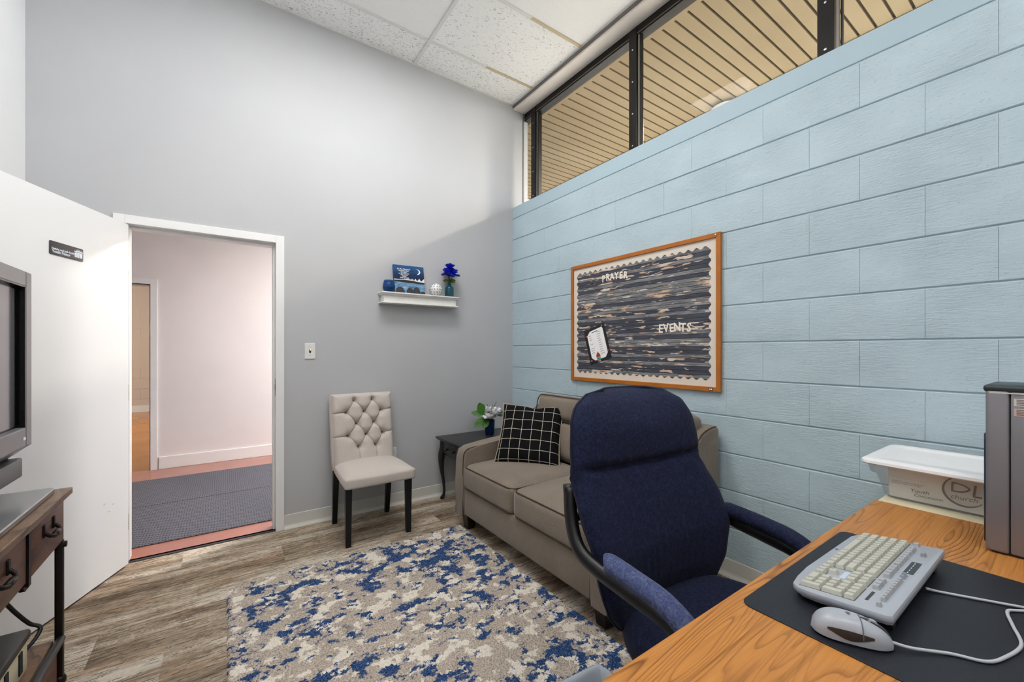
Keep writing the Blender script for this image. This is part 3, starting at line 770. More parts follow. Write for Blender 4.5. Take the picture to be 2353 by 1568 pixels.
# canvas leaning on the wall
cw, ch, ct = .255, .232, .018
cv = thing('canvas_painting', 'small square canvas of a moonlit lake with white lettering on the shelf', 'painting', (1.227, YW - .06, SZ1))
lean = -.12
Mc = frame((1.227, YW - .062, SZ1 + .004), (1, 0, .012), (0, math.sin(.17), math.cos(.17)))
o = Geo().box(-cw / 2, cw / 2, 0, ch, -ct, -.0005).x(Mc).build('stretcher', 'canvas_edge', cv, True)
q = Geo().add([(-cw / 2, 0, 0), (cw / 2, 0, 0), (cw / 2, ch, 0), (-cw / 2, ch, 0)], [(0, 1, 2, 3)])
q.x(Mc); fc = q.build('painted_face', 'night_painting', cv, True)
uvl = fc.data.uv_layers.new(name='uv')
for li, c_ in zip(fc.data.polygons[0].loop_indices, ((0, 0), (1, 0), (1, 1), (0, 1))): uvl.data[li].uv = c_
def cp(u, v): return (-cw / 2 + u * cw, v * ch)
def paint(name, pts, m_, z0=.0002, z1=.0006): return Geo().prism([cp(*p) for p in pts], z0, z1, Mc).build(name, m_, cv, True)
paint('dark_shore', [(0, .40), (1, .36), (1, .42), (.8, .43), (.62, .46), (.5, .47), (.3, .475), (.12, .46), (0, .46)], 'paint_dark')
paint('snow_bank', [(0, .455), (.14, .46), (.3, .475), (.5, .47), (.62, .46), (.55, .495), (.35, .50), (.2, .485), (.0, .49)], 'paint_white', .0006, .001)
paint('snow_peaks', [(.54, .465), (.60, .52), (.65, .47), (.70, .55), (.76, .46), (.83, .56), (.89, .46), (.95, .52), (1, .57), (1, .42), (.8, .435), (.62, .46)], 'paint_white', .0006, .001)
for k, (cx_, rw, rh) in enumerate(((.18, .15, .22), (.50, .12, .21), (.72, .13, .24), (.93, .09, .10))):
    paint('rock', [(min(1, cx_ + rw * math.cos(a)), max(0, rh * math.sin(a))) for a in [PI * i / 12 for i in range(13)]], 'paint_rock', .0006 + k * .0001, .001 + k * .0001)
mo = [(.78 + .10 * math.cos(a), .80 + .10 * math.sin(a)) for a in [math.radians(130 - 220 * i / 14) for i in range(15)]]
mi = [(.755 + .075 * math.cos(a), .805 + .085 * math.sin(a)) for a in [math.radians(-75 + 190 * i / 14) for i in range(15)]]
g_ = Geo()
n_ = len(mo); vv = [(*cp(*p), .001) for p in mo] + [(*cp(*p), .001) for p in mi[::-1]]
g_.v = [tuple(Mc @ Vector(p)) for p in vv]; g_.f = [(i, i + 1, n_ + i + 1, n_ + i) for i in range(n_ - 1)]
g_.build('moon', 'paint_white', cv, True)
for k, (s_, u, v) in enumerate((('As the Heavens', .33, .86), ('are higher than', .33, .80), ('the earth,', .33, .75), ('so my ways are', .33, .70), ('& thoughts', .34, .65), ('higher', .34, .60), ('than yours', .34, .55), ('Isaiah 55:9', .52, .505))):
    text_geo(s_, .017 if k in (0, 6) else .0135, .0004, bold=.0004).x(Mc @ Matrix.Translation((*cp(u, v), .0008))).build('lettering', 'paint_white', cv, True)
# pierced white ball
bx_, by_, br = 1.455, YW - .055, .052
t = thing('pierced_ball', 'white ceramic ball pierced with cross-shaped holes on the shelf', 'ornament', (bx_, by_, SZ1))
Geo().lathe([(br * math.sin(PI * k / 16), br - br * math.cos(PI * k / 16)) for k in range(17)], 28).build('shell', 'ball_white', t, False, True)
hol = None
for la in (-50, -25, 0, 25, 50):
    nn = max(6, int(14 * math.cos(math.radians(la))))
    for k in range(nn):
        lo = 2 * PI * (k + (.5 if la % 50 else 0)) / nn; la_ = math.radians(la)
        nv = Vector((math.cos(la_) * math.cos(lo), math.cos(la_) * math.sin(lo), math.sin(la_)))
        Mh = frame(nv * (br - .0004) + Vector((0, 0, br)), nv.cross(Vector((0, 0, 1))) * -1, Vector((0, 0, 1)) - nv * nv.z)
        if hol is None:
            o = Geo().box(-.0055, .0055, -.0014, .0014, 0, .0012).box(-.0014, .0014, -.0055, .0055, 0, .0013).build('cross_hole', 'ball_hole', t); hol = o.data
        else: o = link('cross_hole', hol, None, t)
        o.matrix_basis = Mh
# teal bottle with blue flowers
vx, vy = 1.578, YW - .055
t = thing('glass_bottle', 'teal glass bottle vase on the shelf holding blue flowers', 'vase', (vx, vy, SZ1))
Geo().lathe([(0, .003), (.034, 0), (.037, .005), (.037, .072), (.034, .084), (.022, .096), (.014, .102), (.0135, .122), (.016, .126), (.016, .130), (.012, .130), (.011, .104), (.030, .082), (.034, .07), (.034, .008), (0, .006)], 24).build('glass', 'teal_glass', t, False, True)
Geo().lathe([(.0135, .108), (.0175, .111), (.0175, .116), (.0135, .119)], 16).build('collar', mat('collar_dark', (20, 54, 66), .4), t, False, True)
def petal_ring(g, c, r, n, up, size, seed, tilt=.5):
    rnd = random.Random(seed)
    for k in range(n):
        a = 2 * PI * k / n + rnd.uniform(-.2, .2); ti = tilt + rnd.uniform(-.15, .15)
        d = Vector((math.cos(a), math.sin(a), 0)); s_ = Vector((-math.sin(a), math.cos(a), 0))
        o_ = Vector(c) + d * r * .25
        pts = []
        for i, (l, wd) in enumerate(((0, .25), (.45, .9), (.8, 1), (1.05, .55))):
            ax = d * math.cos(ti) + Vector((0, 0, 1)) * math.sin(ti)
            ct_ = o_ + ax * size * l + Vector((0, 0, 1)) * up * l * l + Vector((0, 0, rnd.uniform(-.1, .1) * size))
            pts.append((ct_ - s_ * size * .42 * wd, ct_ + Vector((0, 0, -.10 * size)), ct_ + s_ * size * .42 * wd))
        v = [p for R in pts for p in R]
        f = []
        for i in range(3):
            for j in range(2): f.append((i * 3 + j, i * 3 + j + 1, (i + 1) * 3 + j + 1, (i + 1) * 3 + j))
        g.add(v, f)
def leaf(g, base, d, length, width, droop=.2, n=5, face=(0, 0, 1)):
    d = Vector(d).normalized(); s_ = d.cross(Vector(face)).normalized()
    v = []; f = []
    for i in range(n + 1):
        t_ = i / n; w_ = width * math.sin(PI * min(1, t_ * .94 + .05)) ** .8
        c_ = Vector(base) + d * length * t_ - Vector((0, 0, droop * length * t_ * t_))
        v += [c_ - s_ * w_, c_ + Vector((0, 0, -.12 * width)), c_ + s_ * w_]
    for i in range(n):
        for j in range(2): f.append((i * 3 + j, i * 3 + j + 1, i * 3 + j + 4, i * 3 + j + 3))
    g.add(v, f)
t = thing('blue_flowers', 'bunch of royal blue artificial flowers in the teal bottle', 'flowers', (vx, vy, SZ1 + .10))
for k, (dx, dy, dz) in enumerate(((-.030, -.03, .098), (.026, -.028, .094), (-.004, -.018, .142), (.004, .012, .115))):
    st = Geo().tube(smooth_path([(0, 0, -.07), (dx * .1, dy * .1, .02), (dx, dy, dz)], 4), .002, 6).build('stem', 'stem_green', t)
    fl = Geo()
    petal_ring(fl, (dx, dy, dz), .012, 9, -.012, .050, 11 + k, .05); petal_ring(fl, (dx, dy, dz + .004), .010, 8, 0, .046, 21 + k, .65); petal_ring(fl, (dx, dy, dz + .006), .005, 6, 0, .038, 31 + k, 1.1)
    fl.build('bloom', 'petal_blue', t)
for k, d in enumerate(((-1, -.6, .2), (.9, -.6, .5), (-.5, -.8, .6), (.5, -.9, .1), (-.9, .2, .3), (.9, .3, .2))):
    g_ = Geo(); leaf(g_, (0, 0, .036), d, .062, .017, .3, 5, (-.4, -.8, .5)); g_.build('leaf', 'leaf_dark', t)

# ---- bulletin board on the blue wall
BY0, BY1, BZ_0, BZ_1, BX = 1.207, 2.409, 1.013, 1.907, XW - .001
BC = ((BY0 + BY1) / 2, (BZ_0 + BZ_1) / 2); bw, bh = BY1 - BY0, BZ_1 - BZ_0
t = thing('bulletin_board', 'oak-framed bulletin board with scalloped border and weathered-plank backing', 'notice board', (BX, BC[0], BZ_0))
Mb = FX(XW - .006, BC[0], BC[1]); fw = .026
Geo().box(-bw / 2 + .01, bw / 2 - .01, -bh / 2 + .01, bh / 2 - .01, -.005, .004).x(Mb).build('backing', 'cream_paper', t, True)
for nm, pts in (('frame_rail', [(-bw / 2, bh / 2), (-bw / 2 + fw, bh / 2 - fw), (bw / 2 - fw, bh / 2 - fw), (bw / 2, bh / 2)]), ('frame_rail', [(-bw / 2, -bh / 2), (bw / 2, -bh / 2), (bw / 2 - fw, -bh / 2 + fw), (-bw / 2 + fw, -bh / 2 + fw)]),
                ('frame_stile', [(-bw / 2, -bh / 2), (-bw / 2 + fw, -bh / 2 + fw), (-bw / 2 + fw, bh / 2 - fw), (-bw / 2, bh / 2)]), ('frame_stile', [(bw / 2, -bh / 2), (bw / 2, bh / 2), (bw / 2 - fw, bh / 2 - fw), (bw / 2 - fw, -bh / 2 + fw)])):
    Geo().prism(pts, -.004, .016, Mb).build(nm, 'oak_frame', t, True, bevel=.002)
# plank-print paper with wavy corrugated edge
pw, ph = 1.068, .755; am = .008
out = []
nh, nv = 20 * 8, 15 * 8
wv = lambda k, n, c_: am * math.cos(2 * PI * c_ * k / n)
out += [(-pw / 2 + pw * k / nh, -ph / 2 + wv(k, nh, 20)) for k in range(nh)]
out += [(pw / 2 - wv(k, nv, 15), -ph / 2 + ph * k / nv) for k in range(nv)]
out += [(pw / 2 - pw * k / nh, ph / 2 - wv(k, nh, 20)) for k in range(nh)]
out += [(-pw / 2 + wv(k, nv, 15), ph / 2 - ph * k / nv) for k in range(nv)]
g_ = Geo().prism(out, 0, .0015)
pc_ = Geo(); pc_.v = g_.v; pc_.f = g_.f
o = pc_.build('plank_paper', 'board_print', t)
o.matrix_basis = WM[t.name].inverted() @ (Mb @ Matrix.Translation((.000, .0, .0045))); WM[o.name] = Mb
# corrugated trim shadowing the edge: small proud ripple strips along the top edge
for word, yc, zc, sz_, rot in (('PRAYER', 1.972, 1.768, .066, .0), ('EVENTS', 1.497, 1.383, .072, .0)):
    L = thing(word.lower() + '_tmp', None, None) if False else None
    n = len(word); stepw = (.240 if word == 'PRAYER' else .232) / n
    wordo = None
    for k, ch_ in enumerate(word):
        g_ = text_geo(ch_, sz_, .0016, bold=.0022)
        yy = yc + (.5 * (n - 1) - k) * stepw; zz = zc + random.uniform(-.004, .004) + (0.0)
        Mx = FX(XW - .0135, yy, zz) @ Matrix.Rotation(random.uniform(-.08, .08), 4, 'Z') @ Matrix.Diagonal((.86, 1, 1, 1))
        g_.x(Mx); o = g_.build('cutout_letter', 'letter_paper', t, True)
for yy, zz in ((2.27, BZ_1 - .012), (1.235, BZ_1 - .013)):
    Geo().lathe([(0, 0), (.005, 0), (.005, .003), (0, .005)], 10).x(FX(XW - .022, yy, zz)).build('frame_screw', 'chrome', t, True)
Geo().box(-.012, .012, -.008, .008, 0, .001).x(FX(XW - .022, 1.262, BZ_0 + .013)).build('maker_tag', 'ink_black', t, True)
Geo().box(-.008, -.001, -.004, .004, .001, .0015).box(.002, .008, -.004, .004, .001, .0015).x(FX(XW - .022, 1.262, BZ_0 + .013)).build('maker_tag', 'paper_white', t, True)
# flyer pinned on the board
Mf = FX(XW - .0135, 2.134, 1.292) @ Matrix.Rotation(math.radians(16.5), 4, 'Z')
fl = thing('menu_flyer', 'tilted black-bordered white menu sheet pinned on the bulletin board', 'flyer', (XW - .014, 2.134, 1.16))
Geo().box(-.1065, .1065, -.132, .132, 0, .001).x(Mf).build('black_sheet', 'ink_black', fl, True)
pts = [(-.08, -.085), (-.05, -.112), (.055, -.112), (.083, -.085), (.083, .10), (.075, .112), (-.045, .112), (-.08, .085)]
Geo().prism(pts, .001, .0014, Mf).build('white_sheet', 'paper_white', fl, True)
rl = random.Random(3)
Geo().box(-.03, .03, .095, .100, .0014, .0017).x(Mf).build('print_line', 'ink_black', fl, True)
for k in range(11):
    z_ = .078 - k * .0165
    if k not in (3, 5, 9, 10): Geo().box(-.066, -.066 + rl.uniform(.018, .034), z_, z_ + .003, .0014, .0017).x(Mf).build('print_line', 'ink_grey', fl, True)
    Geo().box(.018, .018 + rl.uniform(.022, .044), z_ + .008, z_ + .011, .0014, .0017).x(Mf).build('print_line', 'ink_grey', fl, True)
Mi = Mf @ Matrix.Translation((-.012, -.108, .0016))
Geo().prism([(-.019, .012), (-.015, -.022), (.015, -.022), (.019, .012)], 0, .0006, Mi).build('snow_cone_cup', mat('cup_blue', (40, 120, 190), .5), fl, True)
Geo().prism([(-.021, .012), (.021, .012), (.019, .030), (.009, .044), (-.009, .044), (-.019, .030)], 0, .0008, Mi).build('snow_cone_ice', mat('ice_brown', (146, 66, 30), .6), fl, True)
Geo().prism([(-.008, .042), (.008, .042), (.001, .058)], 0, .0009, Mi).build('snow_cone_tip', mat('ice_red', (214, 40, 40), .6), fl, True)
Geo().prism([(-.02, .009), (.02, .009), (.02, .014), (-.02, .014)], .0006, .001, Mi).build('snow_cone_rim', mat('rim_yellow', (240, 190, 40), .6), fl, True)
for x_, z_, c_ in ((-.008, -.008, (240, 120, 40)), (.010, -.002, (120, 190, 60)), (.008, -.016, (240, 200, 40))):
    Geo().prism([(x_ + .005 * math.cos(a * PI / 4), z_ + .005 * math.sin(a * PI / 4)) for a in range(8)], .0006, .001, Mi).build('cup_dot', mat('dot_%d' % c_[1], c_, .6), fl, True)
for x_, z_ in ((-.088, .085), (.082, .118), (-.086, -.106), (.088, -.072)):
    Geo().lathe([(0, 0), (.006, 0), (.006, .004), (0, .006)], 10).x(Mf @ Matrix.Translation((x_, z_, .001))).build('pin', mat('pin_red', (210, 96, 70), .4), fl, True)

# =================================================================== FURNITURE
# ---- shag rug
RX0, RX1, RY0, RY1 = .008, 1.372, .46, 2.603
g_ = Geo(); rr = random.Random(5); nx, ny = 190, 300; H_ = {}
def rugf(u, v):
    x = lerp(RX0, RX1, u); y = lerp(RY0, RY1, v); e = min(u * (RX1 - RX0), (1 - u) * (RX1 - RX0), v * (RY1 - RY0), (1 - v) * (RY1 - RY0))
    h = .016 * min(1, .35 + e / .02) if e > 0 else .0005
    j = .003 if e > .004 else .0022
    return (x + rr.uniform(-j, j), y + rr.uniform(-j, j), h * rr.uniform(.72, 1.1) if e > 0 else .0005)
g_.grid(rugf, nx, ny)
rug = g_.build('area_rug', 'shag_rug', None); tag(rug, 'shaggy beige area rug with cream and navy blue splashes', 'rug')
for p in rug.data.polygons: p.use_smooth = True

# ---- loveseat
LX0, LX1, LY0, LY1 = 1.345, 2.245, 1.205, 2.630
sofa = thing('loveseat', 'taupe fabric loveseat against the blue block wall', 'sofa', ((LX0 + LX1) / 2, (LY0 + LY1) / 2, 0))
Geo().rbox(LX0 + .012, LX1 - .02, LY0 + .10, LY1 - .10, .105, .30, .02, 3).build('base', 'sofa_fabric', sofa, True, 40)
armprof = [(LX0, .10), (LX0 - .002, .30), (LX0 + .002, .50), (LX0 + .018, .548), (LX0 + .06, .570), (LX0 + .20, .582), (LX0 + .36, .596), (LX0 + .50, .622), (LX0 + .60, .672), (LX0 + .67, .74), (LX0 + .73, .80), (LX0 + .80, .825), (LX1 - .03, .832), (LX1, .815), (LX1, .10)]
AT = .118
for ya, yb, outer in ((LY1 - AT, LY1, 1), (LY0, LY0 + AT, -1)):
    bm = bmesh.new()
    lo = [bm.verts.new((x, ya, z)) for x, z in armprof]; hi = [bm.verts.new((x, yb, z)) for x, z in armprof]; n = len(lo)
    fA = bm.faces.new(lo); fB = bm.faces.new(hi[::-1])
    for i in range(n): bm.faces.new((lo[i], hi[i], hi[(i + 1) % n], lo[(i + 1) % n]))
    bmesh.ops.bevel(bm, geom=list(set(fA.edges[:] + fB.edges[:])), offset=.022, segments=4, profile=.5, affect='EDGES')
    bmesh.ops.recalc_face_normals(bm, faces=bm.faces[:])
    arm = Geo().bm(bm).build('arm', 'sofa_fabric', sofa, True, 50)
    for yy in (ya + .008, yb - .008):
        pth = [(x + (.004 if i < 3 else 0), yy, z - .006 if z > .12 else z) for i, (x, z) in enumerate(armprof[:-2])]
        Geo().tube(smooth_path(pth, 3), .0038, 6).build('piping', 'sofa_piping', arm, True, True)
bk = cushion(LY1 - LY0 - 2 * AT + .02, .20, .62, .05, .01).x(Matrix.Translation((LX1 - .105, (LY0 + LY1) / 2, .20)) @ Matrix.Rotation(PI / 2, 4, 'Z')).build('back_frame', 'sofa_fabric', sofa, True, True)
mid = 1.928
for ya, yb in ((mid + .002, LY1 - AT + .004), (LY0 + AT - .004, mid - .002)):
    wd, dp, hh = .62, yb - ya, .165
    cu = cushion(wd, dp, hh, .035, .028, .006, 14).x(Matrix.Translation((LX0 + .31 - .004, (ya + yb) / 2, .292))).build('seat_cushion', 'sofa_fabric', sofa, True, True)
    for z_ in (.012, hh - .014):
        pts = [(x + LX0 + .306, y + (ya + yb) / 2, .292 + z_ + (.010 * (1 - (2 * y / dp) ** 2) if z_ > .1 else 0)) for x, y in rrect(wd - .012, dp - .012, .05, 5)]
        Geo().tube(pts, .0042, 6, closed=True).build('piping', 'sofa_piping', cu, True, True)
    # back cushion: two soft rolls leaning back
    Mbk = Matrix.Translation((LX1 - .235, (ya + yb) / 2, .455)) @ Matrix.Rotation(math.radians(12), 4, 'Y') @ Matrix.Rotation(-PI / 2, 4, 'Z') @ Matrix.Rotation(PI / 2, 4, 'X')
    sh_ = .0 if ya > 1.7 else .055
    def bcush(h0, h1, th, cr):
        c_ = cushion(dp + .01 + (sh_ if h0 > .2 else 0), h1 - h0, th, .05, cr, .004, 12)
        return c_.x(Mbk @ Matrix.Translation((sh_ / 2 if h0 > .2 else 0, (h0 + h1) / 2, -th / 2)))
    c1 = bcush(0, .275, .20, .035).build('back_cushion', 'sofa_fabric', sofa, True, True)
    c2 = bcush(.262, .455, .19, .03).build('back_cushion', 'sofa_fabric', sofa, True, True)
    pts = [Mbk @ Vector((x + sh_ / 2, y + .358, .098)) for x, y in rrect(dp - .02 + sh_, .19 - .02, .05, 5)]
    Geo().tube([tuple(p) for p in pts], .0042, 6, closed=True).build('piping', 'sofa_piping', c2, True, True)
for x, y in ((LX0 + .068, LY1 - .085), (LX0 + .072, LY0 + .085), (LX1 - .09, LY1 - .085), (LX1 - .09, LY0 + .085)):
    g_ = Geo(); b_, t_ = .028, .040
    g_.add([(x - b_, y - b_, 0), (x + b_, y - b_, 0), (x + b_, y + b_, 0), (x - b_, y + b_, 0), (x - t_, y - t_, .112), (x + t_, y - t_, .112), (x + t_, y + t_, .112), (x - t_, y + t_, .112)],
           [(0, 3, 2, 1), (4, 5, 6, 7), (0, 1, 5, 4), (1, 2, 6, 5), (2, 3, 7, 6), (3, 0, 4, 7)])
    g_.build('leg', 'dark_foot', sofa, True, bevel=.003)

# ---- throw pillow
def pillow_fn(u, v, side, W=.45, Hh=.45, T=.07):
    a, b = 2 * u - 1, 2 * v - 1
    pin = 1 - .07 * (1 - a * a) * abs(b) ** 3; pin2 = 1 - .07 * (1 - b * b) * abs(a) ** 3
    x = a * W / 2 * pin2; y = b * Hh / 2 * pin
    z = T * (max(0, (1 - a ** 4) * (1 - b ** 4)) ** .5) + .006 * math.sin(9 * a + 4 * b) * (1 - a * a) * (1 - b * b)
    if b > .75: y -= .018 * math.exp(-((a - .1) / .25) ** 2) * (b - .75) / .25
    return (x, y, side * z)
Mp = frame((1.772, 2.312, .650), (.680, -.732, -.034), (.405, .336, .850))
pl = thing('throw_pillow', 'black throw pillow with white windowpane check on the loveseat', 'pillow', (1.80, 2.34, .46))
for side, nm in ((1, 'front_cover'), (-1, 'back_cover')):
    n_ = 28; g_ = Geo().grid(lambda u, v: pillow_fn(u, v, side), n_, n_, flip=side < 0)
    g_.x(Mp); o = g_.build(nm, 'windowpane_check' if side > 0 else mat('pillow_back', (20, 20, 21), .9), pl, True)
    uvl = o.data.uv_layers.new(name='uv')
    for p in o.data.polygons:
        p.use_smooth = True
        for li in p.loop_indices:
            k = o.data.loops[li].vertex_index; uvl.data[li].uv = ((k % (n_ + 1)) / n_, (k // (n_ + 1)) / n_)
N_ = 24; edge = [pillow_fn(i / N_, 0, 1) for i in range(N_)] + [pillow_fn(1, i / N_, 1) for i in range(N_)] + [pillow_fn(1 - i / N_, 1, 1) for i in range(N_)] + [pillow_fn(0, 1 - i / N_, 1) for i in range(N_)]
Geo().tube([tuple(Mp @ Vector(p)) for p in edge], .0055, 6, closed=True).build('piping', mat('tan_piping', (158, 144, 124), .9), pl, True, True)

# ---- end table in the corner
TX0, TX1, TY0, TY1, TH = 1.452, 2.10, 2.745, 3.205, .525
et = thing('end_table', 'black wooden end table with cabriole legs in the corner', 'table', ((TX0 + TX1) / 2, (TY0 + TY1) / 2, 0))
top = Geo().rbox(TX0, TX1, TY0, TY1, TH - .016, TH, .006, 3).rbox(TX0 + .010, TX1 - .010, TY0 + .010, TY1 - .010, TH - .026, TH - .014, .004, 2).build('table_top', 'black_table', et, True, 40)
Geo().box(TX0 + .045, TX1 - .045, TY0 + .045, TY1 - .045, TH - .145, TH - .026).build('apron', 'black_table', et, True, bevel=.002)
dr = Geo().rbox(TX0 + .034, TX0 + .05, TY0 + .085, TY1 - .075, TH - .128, TH - .038, .004).build('drawer', 'black_table', et, True, 40)
for yy in (TY1 - .17, TY0 + .17):
    Geo().lathe([(0, 0), (.006, 0), (.005, .012), (.012, .018), (.013, .025), (0, .032)], 14).x(FX(TX0 + .034, yy, TH - .083)).build('knob', 'black_lacquer', dr, True, True)
for (x, y, dx, dy) in ((TX0 + .05, TY1 - .05, -1, 1), (TX0 + .05, TY0 + .05, -1, -1), (TX1 - .05, TY1 - .05, 1, 1), (TX1 - .05, TY0 + .05, 1, -1)):
    k = .7; pr = [(.0, TH - .03, .026), (.004, TH - .10, .028), (.014, TH - .15, .029), (.018, TH - .21, .024), (.012, TH - .29, .017), (-.002, TH - .38, .0125), (-.008, TH - .45, .011), (-.002, .035, .0125), (.010, .014, .017), (.012, .0, .014)]
    path = smooth_path([(x + dx * k * o_, y + dy * k * o_, z) for o_, z, r in pr], 3); rs = smooth_path([(r, 0, 0) for o_, z, r in pr], 3)
    Geo().tube(path, [r[0] for r in rs], 10).build('leg', 'black_table', et, True, True)

# ---- flower pot on the end table
fx, fy = 1.872, 3.015
t = thing('flower_pot', 'small navy glazed pot on the black end table', 'pot', (fx, fy, TH))
Geo().lathe([(0, .002), (.034, 0), (.037, .004), (.043, .06), (.046, .12), (.045, .124), (.042, .12), (.038, .06), (.0, .058)], 24).build('pot', 'pot_navy', t, False, True)
t = thing('white_flowers', 'white artificial magnolias with green leaves in the navy pot', 'flowers', (fx, fy, TH + .06))
for k, (dx, dy, dz, sz_) in enumerate(((-.03, -.05, .085, .062), (.035, -.045, .11, .058), (.055, -.01, .135, .05), (-.005, .01, .14, .05), (.015, -.055, .13, .05))):
    Geo().tube(smooth_path([(0, 0, 0), (dx * .2, dy * .2, .05), (dx, dy, dz)], 4), .0025, 6).build('stem', 'stem_green', t)
    b_ = Geo(); petal_ring(b_, (dx, dy, dz), .012, 6, .012, sz_, 51 + k, .1); petal_ring(b_, (dx, dy, dz + .008), .01, 4, .0, sz_ * .75, 61 + k, .75)
    bl = b_.build('bloom', 'petal_white', t)
    Geo().lathe([(0, 0), (.007, .002), (.007, .008), (0, .014)], 8, (dx, dy, dz + .008)).build('bloom_centre', mat('bloom_centre', (54, 50, 52), .8), bl, False, True)
for b_, d, ln_, w_ in (((-.055, .02, .115), (-.25, .15, 1.0), .115, .036), ((-.04, .01, .105), (-.8, .55, .30), .125, .030), ((-.035, -.01, .085), (-.7, .35, -.45), .125, .034), ((.05, -.03, .105), (.8, -.5, .22), .11, .024), ((.02, .02, .09), (.5, .8, .6), .09, .025), ((-.03, -.03, .07), (-.7, -.2, -.5), .09, .028)):
    g_ = Geo(); leaf(g_, b_, d, ln_, w_, .10, 7, (-.45, -.8, .35)); g_.build('leaf', 'leaf_green', t)
for dx, dz in ((.06, .215), (-.03, .20), (-.07, .205), (.02, .19)):
    st = Geo().tube(smooth_path([(0, 0, .05), (dx * .4, 0, .13), (dx, -.01, dz)], 4), .0015, 5).build('sprig', 'stem_green', t)
    for q in range(7):
        g_ = Geo(); tt = .45 + .08 * q; leaf(g_, (dx * tt, -.008 * tt, .05 + (dz - .05) * tt), ((-1) ** q, .3, .8), .014, .004, 0, 2); g_.build('bud_leaf', 'stem_green', st, False) if False else g_.build('sprig_leaf', 'leaf_dark', st)

# ---- tufted dining chair
CX_, CY_ = .838, 2.90
BHD = .535
dc = thing('dining_chair', 'light grey linen dining chair with button-tufted back by the doorway', 'chair', (CX_, CY_, 0))
for x, y, ex, ey in ((-.197, -.172, 0, -.0), (.197, -.172, 0, 0), (-.19, .205, 0, .055), (.19, .205, 0, .055)):
    t_, b_ = .021, .016
    Geo().add([(x + ex - b_, y + ey - b_, 0), (x + ex + b_, y + ey - b_, 0), (x + ex + b_, y + ey + b_, 0), (x + ex - b_, y + ey + b_, 0), (x - t_, y - t_, .40), (x + t_, y - t_, .40), (x + t_, y + t_, .40), (x - t_, y + t_, .40)],
              [(0, 3, 2, 1), (4, 5, 6, 7), (0, 1, 5, 4), (1, 2, 6, 5), (2, 3, 7, 6), (3, 0, 4, 7)]).build('leg', 'black_lacquer', dc, bevel=.003)
Geo().box(-.20, .20, -.18, .17, .366, .385).build('seat_rail', 'black_lacquer', dc)
Mse = Matrix.Translation((0, -.02, .374))
def seat_w(g_):
    g_.v = [(x * lerp(1.03, .92, (y + .22) / .44), y, z) for x, y, z in g_.v]; return g_
seat_w(cushion(.448, .435, .075, .018, .04, .004, 16)).x(Mse).build('seat', 'linen', dc, False, True)
# back: height field with buttons and pleats
BWd, BHt = .435, .538
btn = []
for r_, (v_, us) in enumerate(((.90, (.36, .66)), (.745, (.22, .515, .80)), (.59, (.38, .67)), (.435, (.235, .53, .81)), (.28, (.395, .68)))):
    for u_ in us: btn.append((u_ * BWd, v_ * BHt, r_))
segs = []
for a in btn:
    for b in btn:
        if b[2] == a[2] + 1 and abs(a[0] - b[0]) < .09: segs.append((a, b))
    if a[2] in (1, 3):
        if a[0] < .12: segs.append((a, (0, a[1] - .004, 0)))
        if a[0] > .3: segs.append((a, (BWd, a[1] + .008, 0)))
    if a[2] == 0: segs.append((a, (a[0] - .006, BHt, 0)))
    if a[2] == 4: segs.append((a, (a[0], 0, 0)))
def sdist(p, a, b):
    ax, ay = a[0], a[1]; dx, dy = b[0] - ax, b[1] - ay; t_ = max(0, min(1, ((p[0] - ax) * dx + (p[1] - ay) * dy) / (dx * dx + dy * dy)))
    return math.hypot(p[0] - ax - t_ * dx, p[1] - ay - t_ * dy)
def back_depth(x, y):
    e = min(x, BWd - x, y + .02, BHt - y); h = .06 * (1 - math.exp(-max(e, 0) / .012))
    db = min(math.hypot(x - b[0], y - b[1]) for b in btn); dl = min(sdist((x, y), a, b) for a, b in segs)
    h -= .024 * math.exp(-(db / .013) ** 2) + .020 * math.exp(-(db / .032) ** 2) + .011 * math.exp(-(dl / .0028) ** 2) + .006 * math.exp(-(dl / .013) ** 2)
    return h
Mk = Matrix.Translation((0, .165, .40)) @ Matrix.Rotation(math.radians(-11), 4, 'X')
nu_, nv_ = 150, 180
tw = lambda x, y: (x - BWd / 2) * lerp(.97, 1.0, y / BHt)
g_ = Geo().grid(lambda u, v: (tw(u * BWd, v * BHt), -back_depth(u * BWd, v * BHt), v * BHt), nu_, nv_)
g_.x(Mk); bkf = g_.build('backrest', 'linen', dc); [setattr(p, 'use_smooth', True) for p in bkf.data.polygons]
cushion(BWd + .002, .066, BHt - .002, .012, .004, 0, 8).x(Mk @ Matrix.Translation((0, .031, .001))).build('back_shell', 'linen', dc, False, True)
bme = None
for b in btn:
    dpt = back_depth(b[0], b[1])
    g_ = Geo().lathe([(0, -.002), (.0105, -.001), (.0105, .003), (.008, .006), (0, .0075)], 14)
    o = g_.build('button', mat('button_shaded', (112, 100, 95), .8), dc, False, True)  # button colour darkened below the linen to imitate shade in the tufts
    o.matrix_basis = Mk @ Matrix.Translation((tw(b[0], b[1]), -dpt - .002, b[1])) @ Matrix.Rotation(PI / 2, 4, 'X')

